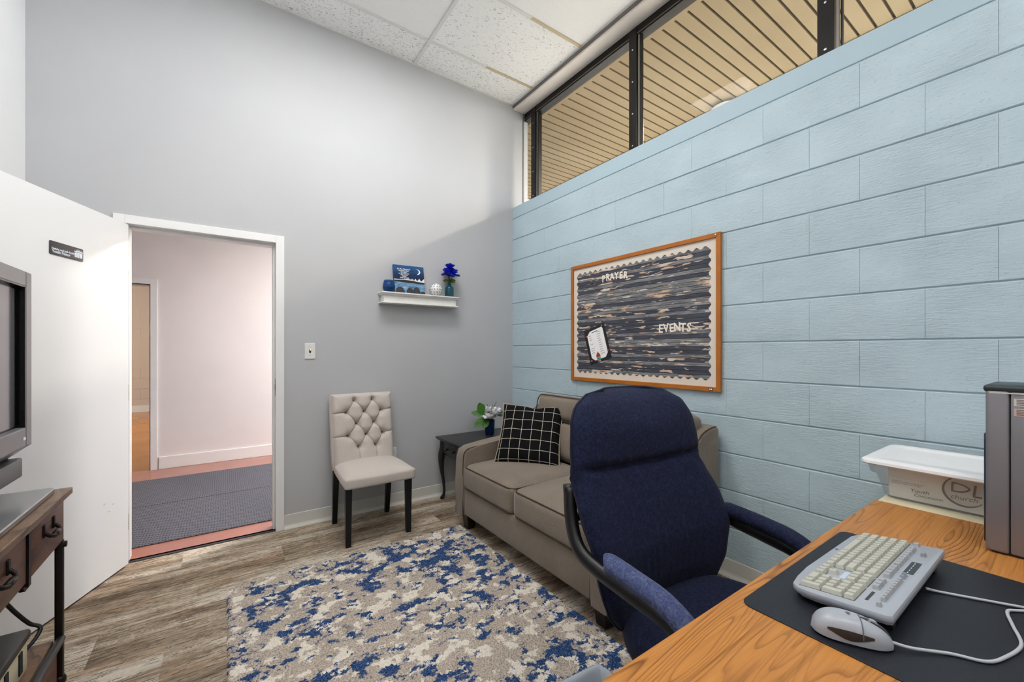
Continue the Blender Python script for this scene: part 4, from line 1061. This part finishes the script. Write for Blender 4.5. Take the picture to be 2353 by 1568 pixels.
# ---- office chair
oc = thing('office_chair', 'navy fabric executive office chair pulled up to the desk', 'chair', (1.085, .62, .017), math.radians(-4))
wtab = [(.395, .09), (.42, .150), (.45, .192), (.49, .228), (.56, .264), (.66, .290), (.76, .294), (.87, .274), (.95, .268), (1.02, .256), (1.065, .230), (1.095, .17), (1.105, .10)]
ytab = [(.40, .19), (.46, .185), (.56, .168), (.66, .170), (.78, .192), (.87, .220), (.90, .218), (1.0, .232), (1.07, .250), (1.105, .275)]
def backf(u, v, side):
    z = lerp(.395, 1.105, v); a = 2 * u - 1
    hw = interp(wtab, z); x = a * hw - interp([(.395, .0), (.66, .0), (.87, .03), (1.2, .034)], z)
    yc = interp(ytab, z)
    th = .075 * (max(0, 1 - abs(a) ** 5)) ** .5 * (max(0, 1 - abs(2 * v - 1) ** 8)) ** .5
    crease = .030 * math.exp(-((z - .885 - .012 * a * a) / .012) ** 2) * max(0, 1 - abs(a) ** 6)
    puff = .014 * math.exp(-((z - .99) / .06) ** 2) + .010 * math.exp(-((z - .66) / .12) ** 2)
    wrap = -interp([(.39, .075), (.70, .075), (.86, .04), (1.2, .035)], z) * abs(a) ** 3
    wr = .0022 * math.sin(40 * z + 9 * math.sin(5 * a + 20 * z)) * math.exp(-((z - .875) / .05) ** 2) + .002 * math.sin(60 * a + 4 * z) * math.exp(-((z - .62) / .07) ** 2) * (1 - a * a)
    y = yc + wrap + .03
    return (x, y - (th + puff * (1 - a * a)) + crease + wr if side < 0 else y + th * .55, z)
Geo().grid(lambda u, v: backf(u, v, -1), 56, 80).build('backrest', 'navy_fabric', oc, False, True)
Geo().grid(lambda u, v: backf(u, v, 1), 24, 40, True).build('back_shell', 'navy_fabric', oc, False, True)
N_ = 60; edge = [backf(0, i / N_, -1) for i in range(N_)] + [backf(i / 20, 1, -1) for i in range(20)] + [backf(1, 1 - i / N_, -1) for i in range(N_)] + [backf(1 - i / 20, 0, -1) for i in range(20)]
Geo().tube([(x, y, z) for x, y, z in edge], .0036, 6, closed=True).build('piping', mat('navy_piping', (22, 26, 46), .9), oc, False, True)
sg_ = cushion(.52, .50, .105, .04, .02, .006, 18)
sg_.v = [(x * (1 - .34 * max(0, (y - .02) / .23) ** 2), y, z) for x, y, z in sg_.v]
st = sg_.x(Matrix.Translation((.012, -.085, .398))).build('seat', 'navy_fabric', oc, False, True)
Geo().rbox(-.17, .19, -.28, .06, .385, .41, .01).build('seat_pan', 'black_plastic', oc, False, 40)
for s_ in (-1, 1):
    path = [(s_ * .288, .235, .835), (s_ * .298, .215, .75), (s_ * .306, .175, .690), (s_ * .302, .11, .662), (s_ * .296, .0, .650), (s_ * .290, -.09, .640), (s_ * .286, -.155, .612), (s_ * .282, -.195, .56), (s_ * .278, -.21, .49), (s_ * .262, -.20, .425), (s_ * .20, -.18, .395)]
    arm = Geo().tube(smooth_path(path, 6), .017, 10, flat=1.25).build('arm_frame', 'black_plastic', oc, False, True)
    pp = smooth_path([(s_ * .302, .075 + (.055 if s_ > 0 else 0), .694), (s_ * .297, .06 + (.045 if s_ > 0 else 0), .697), (s_ * .293, -.01, .690), (s_ * .288, -.09, .678), (s_ * .284, -.155, .645), (s_ * .280, -.195, .592), (s_ * .279, -.205, .565)], 6)
    pp = [(x, y, z - .005) for x, y, z in pp]; n_ = len(pp); rs = [.0235 * min(1, .55 + i * .16) * min(1, .6 + (n_ - 1 - i) * .14) for i in range(n_)]
    Geo().tube(pp, rs, 14, flat=1.12).build('arm_pad', 'navy_pale' if s_ < 0 else 'navy_fabric', oc, False, True)  # left pad in a paler grey-blue than the right
    Geo().tube([(s_ * .288, .234, .82), (s_ * .287, .238, .842)], .019, 12).build('arm_cap', 'black_plastic', oc, False, True)
    Geo().tube([(s_ * .298, .215, .75), (s_ * .22, .25, .74)], .012, 8).build('arm_bracket', 'black_plastic', oc, False, True)
Geo().tube([(0, .16, .385), (0, .225, .42), (0, .25, .55), (0, .255, .62)], .022, 10, flat=1.6).build('back_support', 'black_plastic', oc, False, True)
Geo().lathe([(.028, .12), (.028, .26), (.018, .26), (.018, .39), (0, .39)], 16).build('gas_column', 'black_plastic', oc, False, 40)
for k in range(5):
    a = math.radians(76 + 72 * k); c_, s2 = math.cos(a), math.sin(a)
    o = Geo().tube([(c_ * .02, s2 * .02, .115), (c_ * .15, s2 * .15, .10), (c_ * .27, s2 * .27, .075)], [.026, .022, .016], 8).build('base_arm', 'black_plastic', oc, False, True)
    for dd in (-.012, .012):
        cx_, cy_ = c_ * .27, s2 * .27
        Geo().lathe([(.0, -.008), (.022, -.008), (.025, -.004), (.025, .004), (.022, .008), (0, .008)], 14).x(Matrix.Translation((cx_ - s2 * dd, cy_ + c_ * dd, .0415)) @ Matrix.Rotation(a + PI / 2, 4, 'Z') @ Matrix.Rotation(PI / 2, 4, 'Y')).build('caster', 'black_plastic', o, False, True)

# ---- desk
DH = .745; EX0, EX1, EY0, EY1 = .27, 1.79, -.33, .434
dk = thing('desk', 'oak-grain laminate office desk with a steel cream pedestal', 'desk', ((EX0 + EX1) / 2, (EY0 + EY1) / 2, 0))
dk['label'] = 'oak-grain laminate office desk holding keyboard and computer'
Geo().box(EX0, EX1, EY0, EY1, DH - .028, DH).build('desk_top', 'oak_laminate', dk, True, bevel=.003)
for x0, x1 in ((EX0 + .03, EX0 + .055), (EX1 - .055, EX1 - .03)):
    Geo().box(x0, x1, EY0 + .03, EY1 - .05, 0, DH - .028).build('side_panel', 'oak_laminate', dk, True)
Geo().box(EX0 + .055, EX1 - .055, EY0 + .06, EY0 + .08, .25, DH - .028).build('modesty_panel', 'oak_laminate', dk, True)

# ---- desk pad, keyboard, mouse, cables
tag(Geo().prism(rrect(.565, .46, .022), 0, .0022, Matrix.Translation((1.119, .180, DH + .0002))).build('desk_pad', 'deskpad', bevel=.0006), 'black vinyl desk pad under the keyboard', 'desk pad')
KX, KY, KL, KD = 1.352, .366, .418, .166
kb = thing('keyboard', 'silver computer keyboard with cream keys on the black desk pad', 'keyboard', (KX, KY, DH + .0024), PI)
# local: x to the typist's right, y away from the typist
tiltk = math.radians(7.0)
Mkb = Matrix.Translation((0, 0, .0055)) @ Matrix.Rotation(tiltk, 4, 'X')
outl = [(.075, .0), (.30, -.004), (.36, 0), (.398, .006), (.412, .02), (.417, .045), (.4185, .10), (.4185, .158), (.414, .166), (.06, .166), (.004, .166), (0, .160), (0, .05), (.004, .022), (.014, .008), (.035, .001)]
Geo().prism(outl, .003, .017, Mkb).build('body', 'silver_plastic', kb, False, 35, bevel=.0045)
Geo().prism([(x * .97 + .006, y * .94 + .006) for x, y in outl], -.002, .0045, Mkb).build('underside', 'silver_side', kb)
for x in (.04, .36): Geo().box(x, x + .02, .145, .155, -.0, .024).build('foot', 'black_plastic', kb)
KM = {}
def keymesh(w_, d_, m_):
    k = (round(w_, 4), round(d_, 4), m_)
    if k not in KM:
        a, b = w_ / 2, d_ / 2; c = min(.0026, .14 * min(w_, d_))
        V = [(-a, -b, 0), (a, -b, 0), (a, b, 0), (-a, b, 0), (-a + c, -b + c * .8, .0075), (a - c, -b + c * .8, .0075), (a - c, b - c * 1.1, .008), (-a + c, b - c * 1.1, .008)]
        me = bpy.data.meshes.new('key'); me.from_pydata(V, [], [(0, 3, 2, 1), (4, 5, 6, 7), (0, 1, 5, 4), (1, 2, 6, 5), (2, 3, 7, 6), (3, 0, 4, 7)]); me.materials.append(MATS[m_]); me.update(); KM[k] = me
    return KM[k]
def key(x, y, w_, d_, m_='ivory_key', zz=.017):
    o = link('key', keymesh(w_ - .0018, d_ - .0018, m_), None, kb); o.matrix_basis = Mkb @ Matrix.Translation((x + w_ / 2, y + d_ / 2, zz - .0005))
U = .0172; RD = .0178; kx0 = .010; ky0 = .020
rows = [[1.25, 1.25, 1.25, 5.5, 1.25, 1.25, 1.25, 1.25, 1.25], [2.25] + [1] * 10 + [2.75], [1.75] + [1] * 11 + [2.25], [1.5] + [1] * 12 + [1.5], [1] * 13 + [2]]
for a_, b_, c_, d_ in ((kx0, kx0 + 15 * U, ky0, ky0 + 5 * RD), (kx0 + 15 * U + .006, kx0 + 18 * U + .006, ky0, ky0 + RD), (kx0 + 15 * U + .006, kx0 + 18 * U + .006, ky0 + 3 * RD, ky0 + 5 * RD), (kx0 + 18 * U + .012, kx0 + 22 * U + .012, ky0, ky0 + 5 * RD)):
    Geo().box(a_ - .0005, b_ + .0005, c_ - .0005, d_ + .0005, .0165, .0173).x(Mkb).build('key_gap_shade', mat('gap_shade_grey', (92, 92, 84), .7), kb)  # dark sheet between the keys stands in for shadow in the gaps
for r_, rw in enumerate(rows):
    sc_ = 15. / sum(rw); x = kx0
    for wd in rw: key(x, ky0 + r_ * RD, wd * U * sc_, RD); x += wd * U * sc_
fy = ky0 + 5 * RD + .006
key(kx0, fy, U, .013, 'grey_key')
for b0 in (2.0, 6.0, 10.3):
    for k in range(4): key(kx0 + (b0 + k) * U, fy, U, .013, 'grey_key')
x1_ = kx0 + 15 * U + .006
for k in range(3):
    key(x1_ + k * U, ky0, U, RD); key(x1_ + k * U, ky0 + 3 * RD, U, RD); key(x1_ + k * U, ky0 + 4 * RD, U, RD); key(x1_ + k * U, fy, U, .013, 'grey_key')
key(x1_ + U, ky0 + RD, U, RD)
x2_ = x1_ + 3 * U + .006
key(x2_, ky0, 2 * U, RD); key(x2_ + 2 * U, ky0, U, RD); key(x2_ + 3 * U, ky0, U, 2 * RD); key(x2_ + 3 * U, ky0 + 2 * RD, U, 2 * RD); key(x2_ + 3 * U, ky0 + 4 * RD, U, RD)
for r_ in (1, 2, 3, 4):
    for k in range(3): key(x2_ + k * U, ky0 + r_ * RD, U, RD)
# media strip, indicator window, power button
py = fy + .020
Geo().box(.13, .205, py, py + .016, .0165, .0176).x(Mkb).build('display_strip', mat('display_dark', (44, 54, 60), .3), kb)
for k in range(5): Geo().box(.137 + k * .0142, .144 + k * .0142, py + .006, py + .0075, .0176, .0178).x(Mkb).build('display_mark', 'white_plastic', kb)
for x in (.218, .232): key(x, py + .002, .010, .010, 'silver_side')
for k in range(9): key(.250 + k * .0135, py + .003, .0125, .009, 'grey_key')
key(.385, py + .003, .012, .009, 'grey_key')
key(.070, py + .004, .016, .010, 'silver_side')
Geo().box(x2_ + .006, x2_ + .05, fy + .004, fy + .009, .0166, .0174).x(Mkb).build('indicator_slot', mat('slot_dark', (60, 62, 66), .4), kb)
Geo().box(x1_ + .002, x1_ + .040, ky0 + 2 * RD + .004, ky0 + 2 * RD + .013, .0168, .0173).x(Mkb).build('sticker', mat('sticker_blue', (196, 208, 226), .5), kb)
text_geo('hp', .010, .0004, shear=.3, bold=.0002).x(Mkb @ Matrix.Translation((.155, .009, .0174))).build('logo', 'ink_grey', kb)
# mouse
ms = thing('computer_mouse', 'silver computer mouse lying beside the keyboard', 'mouse', (.890, .248, DH + .0024), math.radians(-63))
# local +x = nose (towards the cable)
def mousef(u, v, gap=0):
    a = u * 2 - 1                      # along length -1 back .. 1 nose
    L_ = .057; x = a * L_
    hw = .0285 * (max(0, 1 - abs(a) ** 3.2)) ** .5 * lerp(1.04, .92, u)
    hgt = .039 * (max(0, 1 - abs(a) ** 2.6)) ** .55 * lerp(1.06, .80, u)
    th = PI * v; c_ = math.cos(th); s_ = math.sin(th)
    return (x, hw * math.copysign(abs(c_) ** .75, c_), .004 + hgt * abs(s_) ** .7)
Geo().grid(lambda u, v: mousef(u, v), 32, 20).build('shell', 'silver_plastic', ms, False, True)
Geo().prism([(-.054 + .108 * 0, 0)] and [(.054 * math.cos(a * PI / 16), .0275 * math.sin(a * PI / 16)) for a in range(32)], .0, .006).build('sole', 'black_plastic', ms)
def onm(u, v, lift=.0006):
    p = Vector(mousef(u, v)); p2 = Vector(mousef(min(1, u + .02), v)); p3 = Vector(mousef(u, min(1, v + .02)))
    n = (p2 - p).cross(p3 - p).normalized(); n = -n if n.z < 0 else n
    return tuple(p + n * lift)
Geo().tube([onm(.60, .06 + .88 * k / 20) for k in range(21)], .0009, 5).build('button_seam', mat('seam_grey', (96, 98, 106), .5), ms)
Geo().tube([onm(.60 + .36 * k / 10, .5, .0002) for k in range(11)], [.0012 + .0026 * math.sin(PI * k / 10) for k in range(11)], 6).build('wheel_slot', mat('seam_dark', (60, 60, 66), .5), ms)
Geo().lathe([(0, -.003), (.009, -.003), (.009, .003), (0, .003)], 16).x(Matrix.Translation((onm(.74, .5)[0], 0, onm(.74, .5)[2] - .005)) @ Matrix.Rotation(PI / 2, 4, 'X')).build('wheel', 'grey_key', ms, False, 40)
for v0 in (.02, .86):
    g_ = Geo().grid(lambda u, v: onm(.18 + .55 * u, v0 + .12 * v * math.sin(PI * (.1 + .8 * u)), .0007), 14, 4)
    g_.build('side_grip', mat('grip_dark', (46, 40, 40), .35), ms, False, True)
text_geo('hp', .009, .0004, shear=.3).x(frame(onm(.47, .5, .0009), (0, -1, 0), (1, 0, -.1))).build('logo', 'ink_grey', ms)
z_ = DH + .0055
tag(Geo().tube(smooth_path([(.913, .203, z_ + .007), (.930, .178, z_ + .003), (.970, .140, z_), (.992, .104, z_), (1.03, .088, z_), (1.096, .076, z_), (1.16, .090, z_), (1.214, .101, z_), (1.235, .09, z_), (1.255, .07, z_), (1.30, .0, z_), (1.36, -.12, z_)], 6), .0027, 7).build('mouse_cable', 'cable_grey', None, False, True), 'grey mouse cable bending across the black desk pad', 'cable')
tag(Geo().tube(smooth_path([(1.180, .205, z_ + .006), (1.20, .19, z_), (1.225, .145, z_), (1.258, .088, z_), (1.30, .02, z_), (1.36, -.08, z_)], 6), .0027, 7).build('keyboard_cable', 'cable_grey', None, False, True), 'grey cable running straight from the back of the keyboard', 'cable')

# ---- computer tower
pcx0, pcx1, pcy0, pcy1, pcz1 = 1.560, 1.742, -.26, .165, 1.158
pc = thing('computer_tower', 'silver-grey desktop computer tower standing on the desk', 'computer', ((pcx0 + pcx1) / 2, (pcy0 + pcy1) / 2, DH))
Geo().rbox(pcx0, pcx1, pcy0, pcy1 - .040, DH + .006, pcz1 - .012, .004).build('case', 'pc_grey', pc, True, 40)
Geo().rbox(pcx0 - .0012, pcx1 + .001, pcy1 - .0385, pcy1, DH + .004, pcz1 - .010, .006, 3).build('front_bezel', 'pc_grey', pc, True, 40)
Geo().rbox(pcx0 + .008, pcx1 - .008, pcy1 - .008, pcy1 + .0035, DH + .02, pcz1 - .12, .003).build('front_panel', 'pc_front', pc, True, 40)
Geo().rbox(pcx0 - .002, pcx1 + .002, pcy0, pcy1 + .004, pcz1 - .016, pcz1 + .002, .007, 3).build('top_cap', 'pc_cap', pc, True, 40)
Geo().box(pcx0 - .0016, pcx1 + .0012, pcy0 + .02, pcy1 - .006, pcz1 - .0185, pcz1 - .0155).build('cap_trim', mat('trim_cream', (214, 206, 198), .4), pc, True)
Geo().box(pcx0 + .006, pcx1 - .006, pcy0, pcy1 - .01, DH + .0003, DH + .007).build('base', 'black_plastic', pc, True)
Mpc = FX(pcx0 - .0003, .06, 1.0)
Geo().tube([tuple(FX(pcx0 - .0003, .035, DH + .058) @ Vector((x, y, .0))) for x, y in rrect(.13, .030, .0145, 6)], .0014, 6, closed=True).build('recess_rim', 'pc_grey', pc, True, True)
for zc_, nm, c_ in ((1.120, 'white', (214, 208, 204)), (1.096, 'pink', (206, 178, 168))):
    o = Geo().box(-.03, .03, -.009, .009, 0, .0004).x(FX(pcx0 - .0001, .0895, zc_)).build('label_sticker', mat('label_' + nm, c_, .6), pc, True)
    for k in range(4): Geo().box(-.026, -.026 + (.05, .036, .044, .012)[k], .005 - k * .0038, .0068 - k * .0038, .0004, .0007).x(FX(pcx0 - .0001, .0895, zc_)).build('label_print', 'ink_grey', o, True)

# ---- cream cabinet behind the desk, and the storage bin on it
cb = thing('filing_cabinet', 'cream metal filing cabinet between the desk and blue wall', 'cabinet', (2.03, .05, 0))
Geo().box(1.802, 2.25, -.34, .425, 0, .737).build('body', 'cream_metal', cb, True, bevel=.004)
Geo().rbox(1.796, 2.255, -.345, .430, .729, .742, .004).build('top', 'cream_metal', cb, True, 40)
for z0_, z1_ in ((.04, .36), (.385, .70)):
    o = Geo().rbox(1.83, 2.22, .424, .436, z0_, z1_, .004).build('drawer', 'cream_metal', cb, True, 40)
    Geo().tube([(1.97, .436, z1_ - .08), (1.97, .455, z1_ - .08), (2.08, .455, z1_ - .08), (2.08, .436, z1_ - .08)], .005, 8).build('handle', 'chrome', o, True, True)
bn = thing('storage_bin', 'clear plastic storage bin with a white lid behind the desk', 'storage bin', (1.985, .17, .742))
bx0, bx1, bY0, bY1, bz0, bz1 = 1.862, 2.125, -.13, .432, .7425, .862
def ringr(x0, x1, y0, y1, z, r): return [(x + (x0 + x1) / 2, y + (y0 + y1) / 2, z) for x, y in rrect(x1 - x0, y1 - y0, r, 5)]
g_ = Geo(); levels = [(.012, bz0, .03), (0, bz0 + .008, .03), (-.018, bz0 + .070, .03), (-.022, bz0 + .078, .03), (-.036, bz0 + .085, .03), (-.046, bz1, .03)]
rings = [ringr(bx0 + e, bx1 - e, bY0 + e * .8, bY1 - e * .8, z, r) for e, z, r in levels]; n_ = len(rings[0])
g_.v = [p for R in rings for p in R]; g_.f = [(i * n_ + k, i * n_ + (k + 1) % n_, (i + 1) * n_ + (k + 1) % n_, (i + 1) * n_ + k) for i in range(len(rings) - 1) for k in range(n_)] + [tuple(range(n_))[::-1]]
g_.build('tub', 'bin_clear', bn, True, 40)
g_ = Geo(); lv = [(-.058, bz1 - .004), (-.062, bz1), (-.060, bz1 + .008), (-.050, bz1 + .013), (-.012, bz1 + .014), (-.008, bz1 + .011), (.03, bz1 + .011)]
rings = [ringr(bx0 + e, bx1 - e, bY0 + e * .8, bY1 - e * .8, z, .035) for e, z in lv]; n_ = len(rings[0])
g_.v = [p for R in rings for p in R]; g_.f = [(i * n_ + k, i * n_ + (k + 1) % n_, (i + 1) * n_ + (k + 1) % n_, (i + 1) * n_ + k) for i in range(len(rings) - 1) for k in range(n_)] + [tuple(range(n_))[::-1], tuple((len(rings) - 1) * n_ + k for k in range(n_))]
g_.build('lid', 'lid_white', bn, True, 40)
# the sheet inside the front wall of the tub, slanting with it
Mt = frame((bx0 - .006, .235, bz0 + .050), (0, -1, 0), (-.24, 0, 1)) @ Matrix.Translation((0, 0, -.0045))
Mo = Mt @ Matrix.Translation((0, 0, .0068))
sh = thing('paper_sheet', 'white church letterhead sheet inside the clear storage bin', 'paper', (bx0, .235, bz0 + .006))
sh['label'] = 'white printed sheet with handwriting inside the clear storage bin'
Geo().box(-.180, .036, -.046, .056, -.0006, 0).x(Mt).build('sheet', 'paper_white', sh, True)
def ink(g_, nm, m_='ink_black', par=None): g_.x(Mo).build(nm, m_, par or sh, True)
for s_, yy in (('2000 Mountain View Road', .016), ('Johnson City, TN 37601', .0095)):
    ink(text_geo(s_, .0072, .0002, 'LEFT').x(Matrix.Translation((-.169, yy, 0))), 'printed_address', 'ink_grey')
ink(text_geo('Youth', .018, .0002, 'LEFT', shear=.3).x(Matrix.Translation((-.126, -.008, 0)) @ Matrix.Rotation(.03, 4, 'Z')), 'handwriting')
ink(text_geo('Concession', .0145, .0002, 'LEFT', shear=.3).x(Matrix.Translation((-.118, -.0225, 0)) @ Matrix.Rotation(.02, 4, 'Z')), 'handwriting')
pts = [(-.003 + .045 * math.cos(math.radians(a)), .021 + .047 * math.sin(math.radians(a)), .0004) for a in range(120, 330, 7)]
def ribbon(pts, ws):
    g = Geo(); v = []
    for i, p in enumerate(pts):
        a, b = Vector(pts[max(0, i - 1)]), Vector(pts[min(len(pts) - 1, i + 1)]); t_ = (b - a).normalized(); n = Vector((-t_.y, t_.x, 0)); w_ = ws[i] if isinstance(ws, list) else ws
        v += [Vector(p) + n * w_, Vector(p) - n * w_]
    return g.add(v, [(2 * i, 2 * i + 1, 2 * i + 3, 2 * i + 2) for i in range(len(pts) - 1)])
ink(ribbon(pts, [.0012 + .0022 * math.sin(PI * k / (len(pts) - 1)) for k in range(len(pts))]), 'logo_circle', 'logo_ink')
ink(ribbon([(-.0265, .046, 0), (-.0285, .018, 0)], .0028), 'logo_letter', 'logo_ink')
ink(ribbon(smooth_path([(-.030, .0185, .0001), (-.010, .020, .0001), (.004, .027, .0001), (.008, .035, .0001), (-.002, .042, .0001), (-.014, .046, .0001), (-.029, .047, .0001)], 4), .0026), 'logo_letter', 'logo_ink')
ink(ribbon([(.021, .049, 0), (.0165, .014, 0)], .0027), 'logo_letter', 'logo_ink'); ink(ribbon([(.0145, .0125, .0001), (.033, .0125, .0001)], .0026), 'logo_letter', 'logo_ink')
ink(text_geo('church', .021, .0002, 'LEFT', shear=.25).x(Matrix.Translation((-.034, .000, 0))), 'logo_word', 'logo_ink')

# ---- waste bin with liner
wb = thing('waste_bin', 'rectangular waste bin with a translucent white liner beside the desk', 'waste bin', (.626, .634, .017), math.radians(-5))
g_ = Geo(); lv = [(.275, .215, .0), (.282, .222, .01), (.348, .278, .395), (.348, .278, .398), (.340, .270, .398), (.28, .22, .02)]
rings = [[(x, y, z) for x, y in rrect(a, b, .03, 5)] for a, b, z in lv]; n_ = len(rings[0])
g_.v = [p for R in rings for p in R]; g_.f = [(i * n_ + k, i * n_ + (k + 1) % n_, (i + 1) * n_ + (k + 1) % n_, (i + 1) * n_ + k) for i in range(len(rings) - 1) for k in range(n_)] + [tuple(range(n_))[::-1], tuple((len(rings) - 1) * n_ + k for k in range(n_))]
g_.build('tub', 'bin_plastic', wb, False, 40)
g_ = Geo(); rl = random.Random(9); lv = [(.362, .292, .31), (.358, .288, .36), (.354, .284, .403), (.346, .276, .406), (.330, .260, .395), (.322, .252, .35), (.29, .225, .18), (.26, .2, .06)]
rings = []
for i, (a, b, z) in enumerate(lv):
    rings.append([(x * (1 + (.012 if i != 2 else .004) * math.sin(k * 1.9 + i)), y * (1 + (.012 if i != 2 else .004) * math.cos(k * 2.3 + i)), z + (rl.uniform(-.012, .012) if i == 0 else rl.uniform(-.002, .002))) for k, (x, y) in enumerate(rrect(a, b, .022, 4))])
n_ = len(rings[0]); g_.v = [p for R in rings for p in R]
g_.f = [(i * n_ + k, i * n_ + (k + 1) % n_, (i + 1) * n_ + (k + 1) % n_, (i + 1) * n_ + k) for i in range(len(rings) - 1) for k in range(n_)] + [tuple((len(rings) - 1) * n_ + k for k in range(n_))]
g_.build('liner', 'liner_sheet', wb, False, 50)

# ---- rustic console with the television
SX, SB, SY0, SY1, STH = -.452, -.842, 1.05, 2.140, .750
cs = thing('console_table', 'rustic dark wood console table with iron legs along the white wall', 'table', ((SX + SB) / 2, (SY0 + SY1) / 2, 0))
Geo().box(SB, SX, SY0, SY1, STH - .022, STH).build('table_top', 'rustic_top', cs, True, bevel=.003)
Geo().box(SB + .02, SX - .024, SY0 + .014, SY1 - .014, .565, STH - .022).build('case', 'rustic_wood', cs, True)
for ya, yb in ((1.80, SY1 - .016), (1.43, 1.785), (SY0 + .035, 1.415)):
    d_ = Geo().rbox(SX - .03, SX - .018, ya + .006, yb - .006, .572, STH - .026, .003).build('drawer', 'rustic_wood', cs, True, 40)
    ym = (ya + yb) / 2
    h_ = Geo().tube(smooth_path([(SX - .018, ym - .045, .668), (SX - .002, ym - .040, .652), (SX + .004, ym, .645), (SX - .002, ym + .040, .652), (SX - .018, ym + .045, .668)], 5), .006, 8).build('handle', 'iron', d_, True, True)
    for s_ in (-1, 1):
        Geo().rbox(SX - .020, SX - .013, ym + s_ * .045 - .009, ym + s_ * .045 + .009, .652, .692, .003).build('handle_plate', 'iron', d_, True)
    Geo().tube([(SX - .0, ym - .02, .647), (SX - .0, ym + .02, .647)], .009, 8).build('handle_grip', 'iron', d_, True, True)
for y in (1.792, 1.422): Geo().box(SX - .032, SX - .014, y - .009, y + .009, .558, STH - .024).build('iron_strap', 'iron', cs, True)
for y in (1.792, 1.422): Geo().prism([(y - .03, .565), (y + .03, .565), (y + .012, .548), (y - .012, .548)], 0, .012, frame((SX - .032, 0, 0), (0, 1, 0), (0, 0, 1))).build('iron_bracket', 'iron', cs, True)
for x in (SX - .028, SB + .032):
    for y in (SY1 - .026, SY0 + .026):
        Geo().rbox(x - .0105, x + .0105, y - .0105, y + .0105, 0, .572, .003).build('leg', 'iron', cs, True, 40)
        Geo().tube([(x - .018, y, .556), (x + .018, y, .556)], .011, 8).build('leg_bolt', 'iron', cs, True, True)
        Geo().lathe([(.013, 0), (.018, .008), (.018, .024), (.013, .032)], 10, (x, y, .06)).build('leg_collar', 'iron', cs, True, True)
Geo().box(SB + .03, SX - .040, SY0 + .05, SY1 - .036, .205, .228).build('shelf', 'rustic_top', cs, True, bevel=.002)
Geo().tube([(SX - .022, SY0 + .04, .226), (SX - .022, SY1 - .034, .226)], .012, 10).build('shelf_rail', 'iron_grey', cs, True, True)
for ya, yb in ((1.62, SY1 - .06), (SY0 + .06, 1.60)):
    d_ = Geo().rbox(SX - .042, SX - .026, ya, yb, .065, .200, .003).build('lower_drawer', 'rustic_wood', cs, True, 40)
    Geo().tube(smooth_path([(SX - .026, (ya + yb) / 2 - .04, .14), (SX - .008, (ya + yb) / 2, .125), (SX - .026, (ya + yb) / 2 + .04, .14)], 5), .006, 8).build('handle', 'iron', d_, True, True)
Geo().box(SB + .03, SX - .042, SY0 + .06, SY1 - .06, .06, .205).build('lower_case', 'rustic_wood', cs, True)
# television
tv = thing('television', 'grey flat-screen television standing on the rustic console', 'television', (-.62, 1.55, STH))
tY1, tY0, tz0, tz1, tX = 2.093, 1.02, .905, 1.508, -.540
Geo().prism(rrect(.36, .86, .02), 0, .018, Matrix.Translation((-.662, 1.66, STH + .0004))).build('base_plate', mat('plate_grey', (150, 151, 153), .22, metal=.6), tv, True, bevel=.003)
Geo().box(-.72, -.66, 1.42, 1.72, STH + .018, .92).build('neck', 'tv_speaker', tv, True, bevel=.005)
bz = Geo()
for q in ((tY0, tY0 + .055, tz0, tz1), (tY1 - .050, tY1, tz0, tz1)): bz.box(tX - .09, tX, q[0], q[1], q[2] + .02, q[3])
bz.box(tX - .09, tX, tY0 + .055, tY1 - .050, tz1 - .050, tz1).box(tX - .09, tX, tY0 + .055, tY1 - .050, tz0 + .02, tz0 + .085).build('bezel', 'tv_bezel', tv, True, bevel=.004)
Geo().add([(tX, tY0, tz0 + .022), (tX, tY1, tz0 + .022), (tX - .05, tY1 - .03, tz0 - .02), (tX - .05, tY0 + .03, tz0 - .02), (tX - .09, tY0, tz0 + .022), (tX - .09, tY1, tz0 + .022), (tX - .09, tY1 - .03, tz0 - .02), (tX - .09, tY0 + .03, tz0 - .02)],
          [(0, 1, 2, 3), (3, 2, 6, 7), (7, 6, 5, 4), (0, 4, 5, 1), (1, 5, 6, 2), (0, 3, 7, 4)]).build('lower_bezel', 'tv_bezel', tv, True)
Geo().box(tX - .028, tX - .022, tY0 + .05, tY1 - .045, tz0 + .08, tz1 - .045).build('screen_border', 'tv_black', tv, True)
Geo().box(tX - .028, tX - .0015, tY1 - .0535, tY1 - .0495, tz0 + .082, tz1 - .048).box(tX - .028, tX - .0015, tY0 + .05, tY1 - .05, tz1 - .0535, tz1 - .0495).build('screen_lining', 'tv_black', tv, True)
Geo().box(tX - .024, tX - .019, tY0 + .062, tY1 - .074, tz0 + .092, tz1 - .062).build('screen', 'tv_screen', tv, True)
Geo().rbox(-.70, -.555, 1.10, 2.072, .822, .887, .006).build('speaker_bar', 'tv_speaker', tv, True, 40)
Geo().box(tX - .0005, tX + .0008, tY1 - .075, tY1 - .055, tz0 + .045, tz0 + .055).build('badge', 'chrome', tv, True)
# device on the lower shelf and its cable
dv = thing('dvd_player', 'black and cream electronic device on the console lower shelf', 'device', (-.62, 1.80, .228))
Geo().rbox(-.79, -.515, 1.60, 1.962, .2285, .330, .006).build('body', 'cream_metal', dv, True, 40)
Geo().rbox(-.795, -.508, 1.59, 1.970, .326, .356, .010, 3).build('cover', 'black_plastic', dv, True, 40)
for y in (1.70, 1.80, 1.90): Geo().box(-.516, -.512, y - .012, y + .012, .25, .315).build('vent', 'ink_black', dv, True)
tag(Geo().tube(smooth_path([(-.60, 1.93, .52), (-.590, 2.03, .44), (-.570, 2.07, .37), (-.545, 2.09, .315), (-.520, 2.092, .290), (-.530, 2.06, .262), (-.56, 2.03, .238)], 6), .006, 8).build('hanging_cable', 'black_plastic', None, False, True), 'black power cord hanging under the console table top', 'cable')
